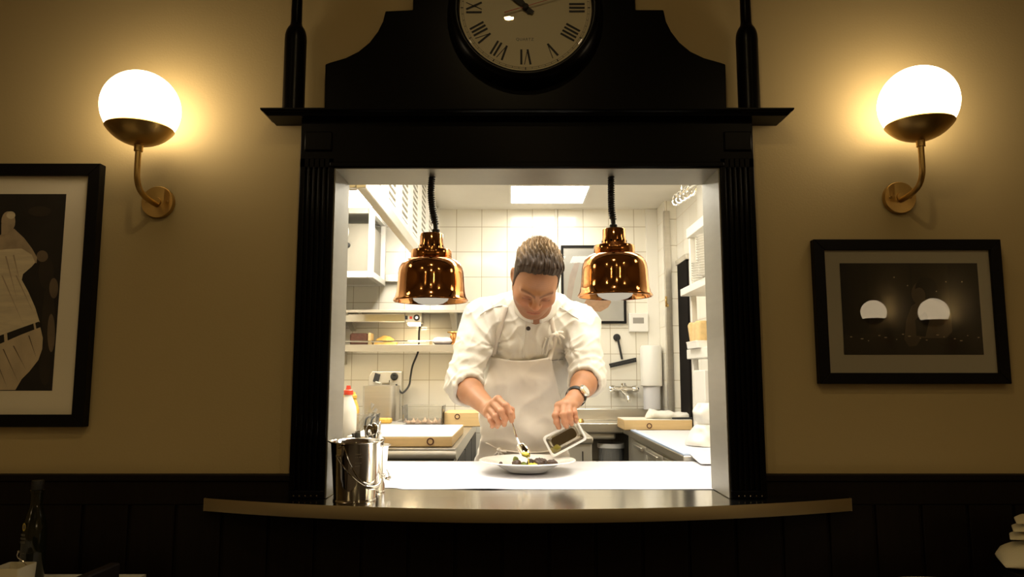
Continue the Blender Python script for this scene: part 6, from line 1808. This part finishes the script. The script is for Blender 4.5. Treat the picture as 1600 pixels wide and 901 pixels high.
# ---- trousers and shoes
def trous_sdf(p):
    d = ell(p, hips + V((0, 0.005, -0.05)), (0.165, 0.110, 0.13))
    for sx_ in (-1, 1):
        hp = hips + V((sx_ * 0.085, 0, -0.05)); kn = V((hips.x + sx_ * 0.10, 2.91, 0.48)); an = V((hips.x + sx_ * 0.11, 2.95, 0.07))
        d = smin(d, rc(p, hp, kn, 0.095, 0.072), 0.03); d = smin(d, rc(p, kn, an, 0.072, 0.062), 0.02)
    return smax(d, 0.045 - p[:, 2], 0.003)
vs, Q = mesh_sdf(trous_sdf, (hips.x - 0.24, 2.72, 0.03), (hips.x + 0.24, 3.1, hips.z + 0.06), 0.009, coarse=6, smooth=2)
np_obj('trousers', vs, Q, M_TROUS, chef)
for sx_ in (-1, 1):
    fx = hips.x + sx_ * 0.115
    def shoe(p):
        d = ell(p, (fx, 2.86, 0.045), (0.048, 0.12, 0.05)); d = smin(d, ell(p, (fx, 2.95, 0.055), (0.042, 0.07, 0.06)), 0.03)
        return smax(d, 0.002 - p[:, 2], 0.003)
    vs, Q = mesh_sdf(shoe, (fx - 0.08, 2.70, -0.01), (fx + 0.08, 3.06, 0.14), 0.006, smooth=2)
    np_obj('shoe', vs, Q, M_SHOE, chef)

# ---- apron: bib and skirt lying over the jacket
def lr(v):
    L_ = np.interp(v, [556, 575, 600, 640, 690, 720, 760], [767, 764, 757, 748, 737, 732, 728])
    R_ = np.interp(v, [556, 575, 600, 640, 690, 720, 760], [861, 864, 870, 880, 893, 899, 902])
    return L_, R_
nu, nv = 44, 60
rows = []
for j in range(nv + 1):
    v = 557 + (735 - 557) * j / nv; r_ = []
    L_, R_ = lr(v)
    for i in range(nu + 1):
        s = i / nu; u = L_ + (R_ - L_) * s
        vv = v + (6.5 * math.sin(PI * s) * max(0, 1 - j / 14))
        h = hit(u, vv, None, 0.0)
        r_.append(h)
    rows.append(r_)
last = None
for r_ in rows:
    for i in range(nu + 1):
        if r_[i] is None: r_[i] = r_[i - 1] if i and r_[i - 1] is not None else next(q for q in r_ if q is not None)
Yh = np.array([[p.y for p in r_] for r_ in rows])
Ys_ = Yh.copy()
for _ in range(60):
    A = Ys_.copy()
    A[1:-1, :] = 0.25 * (Ys_[:-2] + 2 * Ys_[1:-1] + Ys_[2:]); B = A.copy()
    B[:, 1:-1] = 0.25 * (A[:, :-2] + 2 * A[:, 1:-1] + A[:, 2:])
    Ys_ = np.minimum(B, Yh)
rows2 = []
for j, r_ in enumerate(rows):
    q_ = []
    for i, p in enumerate(r_):
        n_ = 0.008 * noise.noise(V((p.x * 9 + p.z * 7, p.z * 12, 5))) + 0.009 * (1 - abs(noise.noise(V((p.x * 6 - p.z * 9, p.z * 5 + p.x * 4, 8))))) ** 3
        yy = Ys_[j, i] - 0.006 - max(-0.002, n_)
        t = (yy) / p.y if p.y else 1
        q_.append(V((p.x * t, yy, EYE + (p.z - EYE) * t)))
    rows2.append(q_)
for k in range(1, 13):
    b_ = rows2[nv]; z_ = b_[0].z - 0.045 * k
    rows2.append([V((p.x + (p.x - hips.x) * 0.02 * k, p.y + 0.006 * math.sin(p.x * 40 + k * 0.2), p.z - 0.045 * k)) for p in b_])
ap = MB().grid(rows2).build('apron', M_APRON, chef, solid=0.0022, angle=80)
bv_a = BVHTree.FromPolygons([tuple(p) for r_ in rows2 for p in r_], [(i * (nu + 1) + k, i * (nu + 1) + k + 1, (i + 1) * (nu + 1) + k + 1, (i + 1) * (nu + 1) + k) for i in range(len(rows2) - 1) for k in range(nu)])
def hita(u, v, off=0.004):
    a = hit(u, v, bv_a, off); b = hit(u, v, bv_j, off)
    if a is None: return b
    if b is None: return a
    return a if a.y < b.y else b
def strap(pts, wd, name):
    h = [hita(u, v, 0.004) for u, v in pts]; h = bez([x for x in h if x is not None], 4)
    rows = []
    for i, p in enumerate(h):
        t = (h[min(i + 1, len(h) - 1)] - h[max(i - 1, 0)]).normalized(); s = t.cross(V((0, -1, 0))).normalized() * wd / 2
        rows.append([p - s, p + s])
    MB().grid(rows).build(name, M_APRON, ap, solid=0.002)
strap([(790, 477), (785, 495), (780, 515), (775, 535), (770, 556)], 0.020, 'neck_strap')
strap([(858, 478), (861, 495), (864, 512), (868, 522)], 0.018, 'neck_strap')
strap([(868, 524), (866, 535), (862, 548), (858, 562)], 0.018, 'neck_strap')
# knot of the right strap with short ends
c = hita(869, 522, 0.008)
w = MB().ball(c, (0.012, 0.008, 0.010), 14)
for (du, dv) in ((10, -3), (12, 6), (7, 14), (-9, 4)):
    e = hita(869 + du, 522 + dv, 0.006); w.tube(bez([c, c.lerp(e, 0.5) + V((0, -0.006, 0.004)), e], 5), [0.005] * 11, 8)
w.build('strap_knot', M_APRON, ap)
# waist tie with bow
pts = [(745, 685), (751, 688), (760, 692), (772, 698), (781, 702)]
h = [hita(u, v, 0.0005) for u, v in pts]; h = [x for x in h if x is not None]
if len(h) > 2: MB().tube(bez(h, 4), 0.0028, 8).build('waist_tie', M_APRON, ap)
h = [hita(u, v, 0.004) for u, v in [(785, 703), (805, 706), (830, 707), (855, 705), (880, 700)]]; h = [x for x in h if x is not None]
if len(h) > 2: MB().tube(bez(h, 4), 0.0032, 8).build('waist_tie', M_APRON, ap)
c = hita(780, 703, 0.008)
w = MB().ball(c, (0.010, 0.008, 0.010), 12)
for (du, dv) in ((-8, 9), (-2, 14), (8, 10), (11, 3)):
    e = hita(780 + du, 703 + dv, 0.006); w.tube(bez([c, c.lerp(e, 0.5) + V((0, -0.008, 0.0)), e], 5), [0.0042] * 11, 8)
w.build('tie_bow', M_APRON, ap)

# ---- wristwatch
ax = (wrR - elR).normalized(); wc = elR.lerp(wrR, 0.86)
o_ = V((0.75, -0.35, 0.55)); o_ = (o_ - ax * o_.dot(ax)).normalized(); s_ = ax.cross(o_)
w = MB(); rows = []
for k in range(37):
    a = 2 * PI * k / 36; n_ = o_ * math.cos(a) + s_ * math.sin(a)
    rows.append([wc + n_ * 0.0335 - ax * 0.010, wc + n_ * 0.0355 - ax * 0.008, wc + n_ * 0.0355 + ax * 0.008, wc + n_ * 0.0335 + ax * 0.010])
wt = MB().grid(rows).build('wristwatch', M_BLKP, chef, angle=60)
cs = MB().lathe([(0, 0), (0.021, 0), (0.022, 0.003), (0.022, 0.007), (0.018, 0.0105), (0, 0.0105)], wc + o_ * 0.034, o_, n=32).build('watch_case', M_CHROME, wt)
MB().lathe([(0, 0), (0.0165, 0), (0, 0.0006)], wc + o_ * 0.0447, o_, n=28).build('watch_dial', M_WATCHF, wt)

# ------------------------------------------------------------------ spoon and small pan held by the chef
Ysp = 2.36
a = [P(788.5, 627, 2.384), P(793, 638, 2.368), P(797.5, 651, 2.366), P(802, 664, 2.352), P(806, 680, 2.336), P(811, 693, 2.328)]
cen = bez(a, 6)
t = thing('tablespoon', cen[-1], 'steel spoon in the chef\'s hand dripping sauce over the plate', 'spoon')
w = MB(); n = len(cen)
rads = [0.0042 - 0.0018 * math.sin(PI * min(1, i / n * 1.0)) for i in range(n)]
w.tube(cen, rads, 10); w.build('handle', M_CHROME, t)
d = (P(827, 716, 2.312) - cen[-1]); L_ = d.length; d.normalize()
nb = V((0.25, -0.75, 0.6)); nb = (nb - d * nb.dot(d)).normalized(); sb = d.cross(nb)
rows = []
for i in range(15):
    s = i / 14; hw = 0.0185 * (math.sin(PI * min(1, 0.10 + 0.90 * s) ** 1.0) ** 0.62 if 0 < s < 1 else (0.22 if s == 0 else 0.02))
    r_ = []
    for k in range(9):
        q = -1 + k / 4; dep = 0.0085 * (1 - q * q) * math.sin(PI * min(1, s * 0.96 + 0.02))
        r_.append(cen[-1] + d * L_ * s + sb * hw * q - nb * dep)
    rows.append(r_)
MB().grid(rows).build('bowl', M_CHROME, t, solid=0.0012, angle=80)
q = rows[9][4] + nb * 0.003
tag(base(MB().ball(q, (0.013, 0.012, 0.007), 14).build('sauce_spoonful', M_SAUCE)), 'spoonful of yellow sauce in the chef\'s spoon', 'sauce')
q = rows[13][4]
w = MB().tube(bez([q + V((0.0, 0.0, -0.001)), q + V((0.001, 0, -0.015)), q + V((0, 0, -0.03)), V((q.x, q.y, pl.z + 0.014))], 5), [0.003, 0.0026, 0.0022, 0.002, 0.0018, 0.0016, 0.0015, 0.0014, 0.0014, 0.0013, 0.0013, 0.0013, 0.0013, 0.0013, 0.0013, 0.0014], 8)
tag(base(w.build('sauce_drip', M_SAUCE)), 'thread of yellow sauce falling from the spoon to the plate', 'sauce')

M_PANW = pm('satin_pan_steel', (0.80, 0.76, 0.68), 0.24, 0.9, var=0.06)
M_RIMSHEEN = pm('bright_rim_steel', (0.90, 0.88, 0.83), 0.3, 0.15, var=0.04)  # rim whitened, its bright reflection is put into the colour
# rectangular steel pan, tilted, its opening towards us
cP = P(882.5, 684.5, 2.392)
ex = V((0.885, 0.0, 0.465)); nO = V((-0.40, -0.87, -0.16)); nO = (nO - ex * nO.dot(ex)).normalized(); ey = nO.cross(ex).normalized()
if ey.z < 0: ey = -ey
pn = thing('sauce_pan', cP, 'small rectangular steel pan held tilted in the chef\'s left hand', 'pan')
hx, hy, dp = 0.064, 0.036, 0.062
lv = [(hx, hy, 0.010, 0.0), (hx, hy, 0.010, -0.0025), (hx - 0.0055, hy - 0.0055, 0.009, -0.0028), (hx - 0.010, hy - 0.010, 0.012, -0.03), (hx - 0.013, hy - 0.012, 0.014, -dp + 0.006), (hx - 0.018, hy - 0.017, 0.012, -dp)]
li = [(hx - 0.0205, hy - 0.019, 0.012, -dp + 0.0014), (hx - 0.0145, hy - 0.0135, 0.014, -dp + 0.0075), (hx - 0.0115, hy - 0.0115, 0.012, -0.03), (hx - 0.0070, hy - 0.0070, 0.009, -0.003), (hx - 0.0045, hy - 0.0045, 0.010, 0.0006), (hx, hy, 0.010, 0.0)]
vs = []; fs = []; rings = []
for (a, b, r_, z) in lv + li:
    pts = rrect(a, b, r_, 5); rings.append(list(range(len(vs), len(vs) + len(pts)))); vs += [cP + ex * x + ey * y + nO * z for x, y in pts]
fl = ex.cross(ey).dot(nO) < 0
for A, B in zip(rings[:-1], rings[1:]):
    for k in range(len(A)):
        k2 = (k + 1) % len(A); f = (A[k2], A[k], B[k], B[k2]); fs.append(f[::-1] if fl else f)
fs.append(rings[5][::-1] if not fl else rings[5]); fs.append(rings[6] if not fl else rings[6][::-1])
nr = len(rings[0]); rimf = []; bodyf = []
for i_, f in enumerate(fs):
    seg_ = i_ // nr if i_ < nr * (len(rings) - 1) else 99
    (rimf if seg_ in (0, 1, 9, 10) else bodyf).append(f)
w = MB(); w.m(0)
for f in bodyf: w.mi.append(1 if len(f) > 4 and f[0] in rings[6] + rings[5] else 0)
w.v = [V(a) for a in vs]; w.f = [list(f) for f in bodyf]
w.build('pan_body', [M_PANW, M_STEELH], pn, angle=40)
tag(MB().add(vs, rimf).build('rim', M_RIMSHEEN, pn, angle=40), 'rolled rim, its bright reflection put into the colour')
q = cP - ex * (hx - 0.028) - ey * 0.0145 - nO * (dp - 0.006)
w = MB().ball((0, 0, 0), (0.015, 0.008, 0.004), 24, Matrix((ex, ey, nO)).transposed())
w.v = [v * (1 + 0.7 * noise.noise(v * 70)) + q for v in w.v]
tag(base(w.build('sauce_remainder', M_SAUCE)), 'yellow sauce left in the low end of the tilted pan', 'sauce')
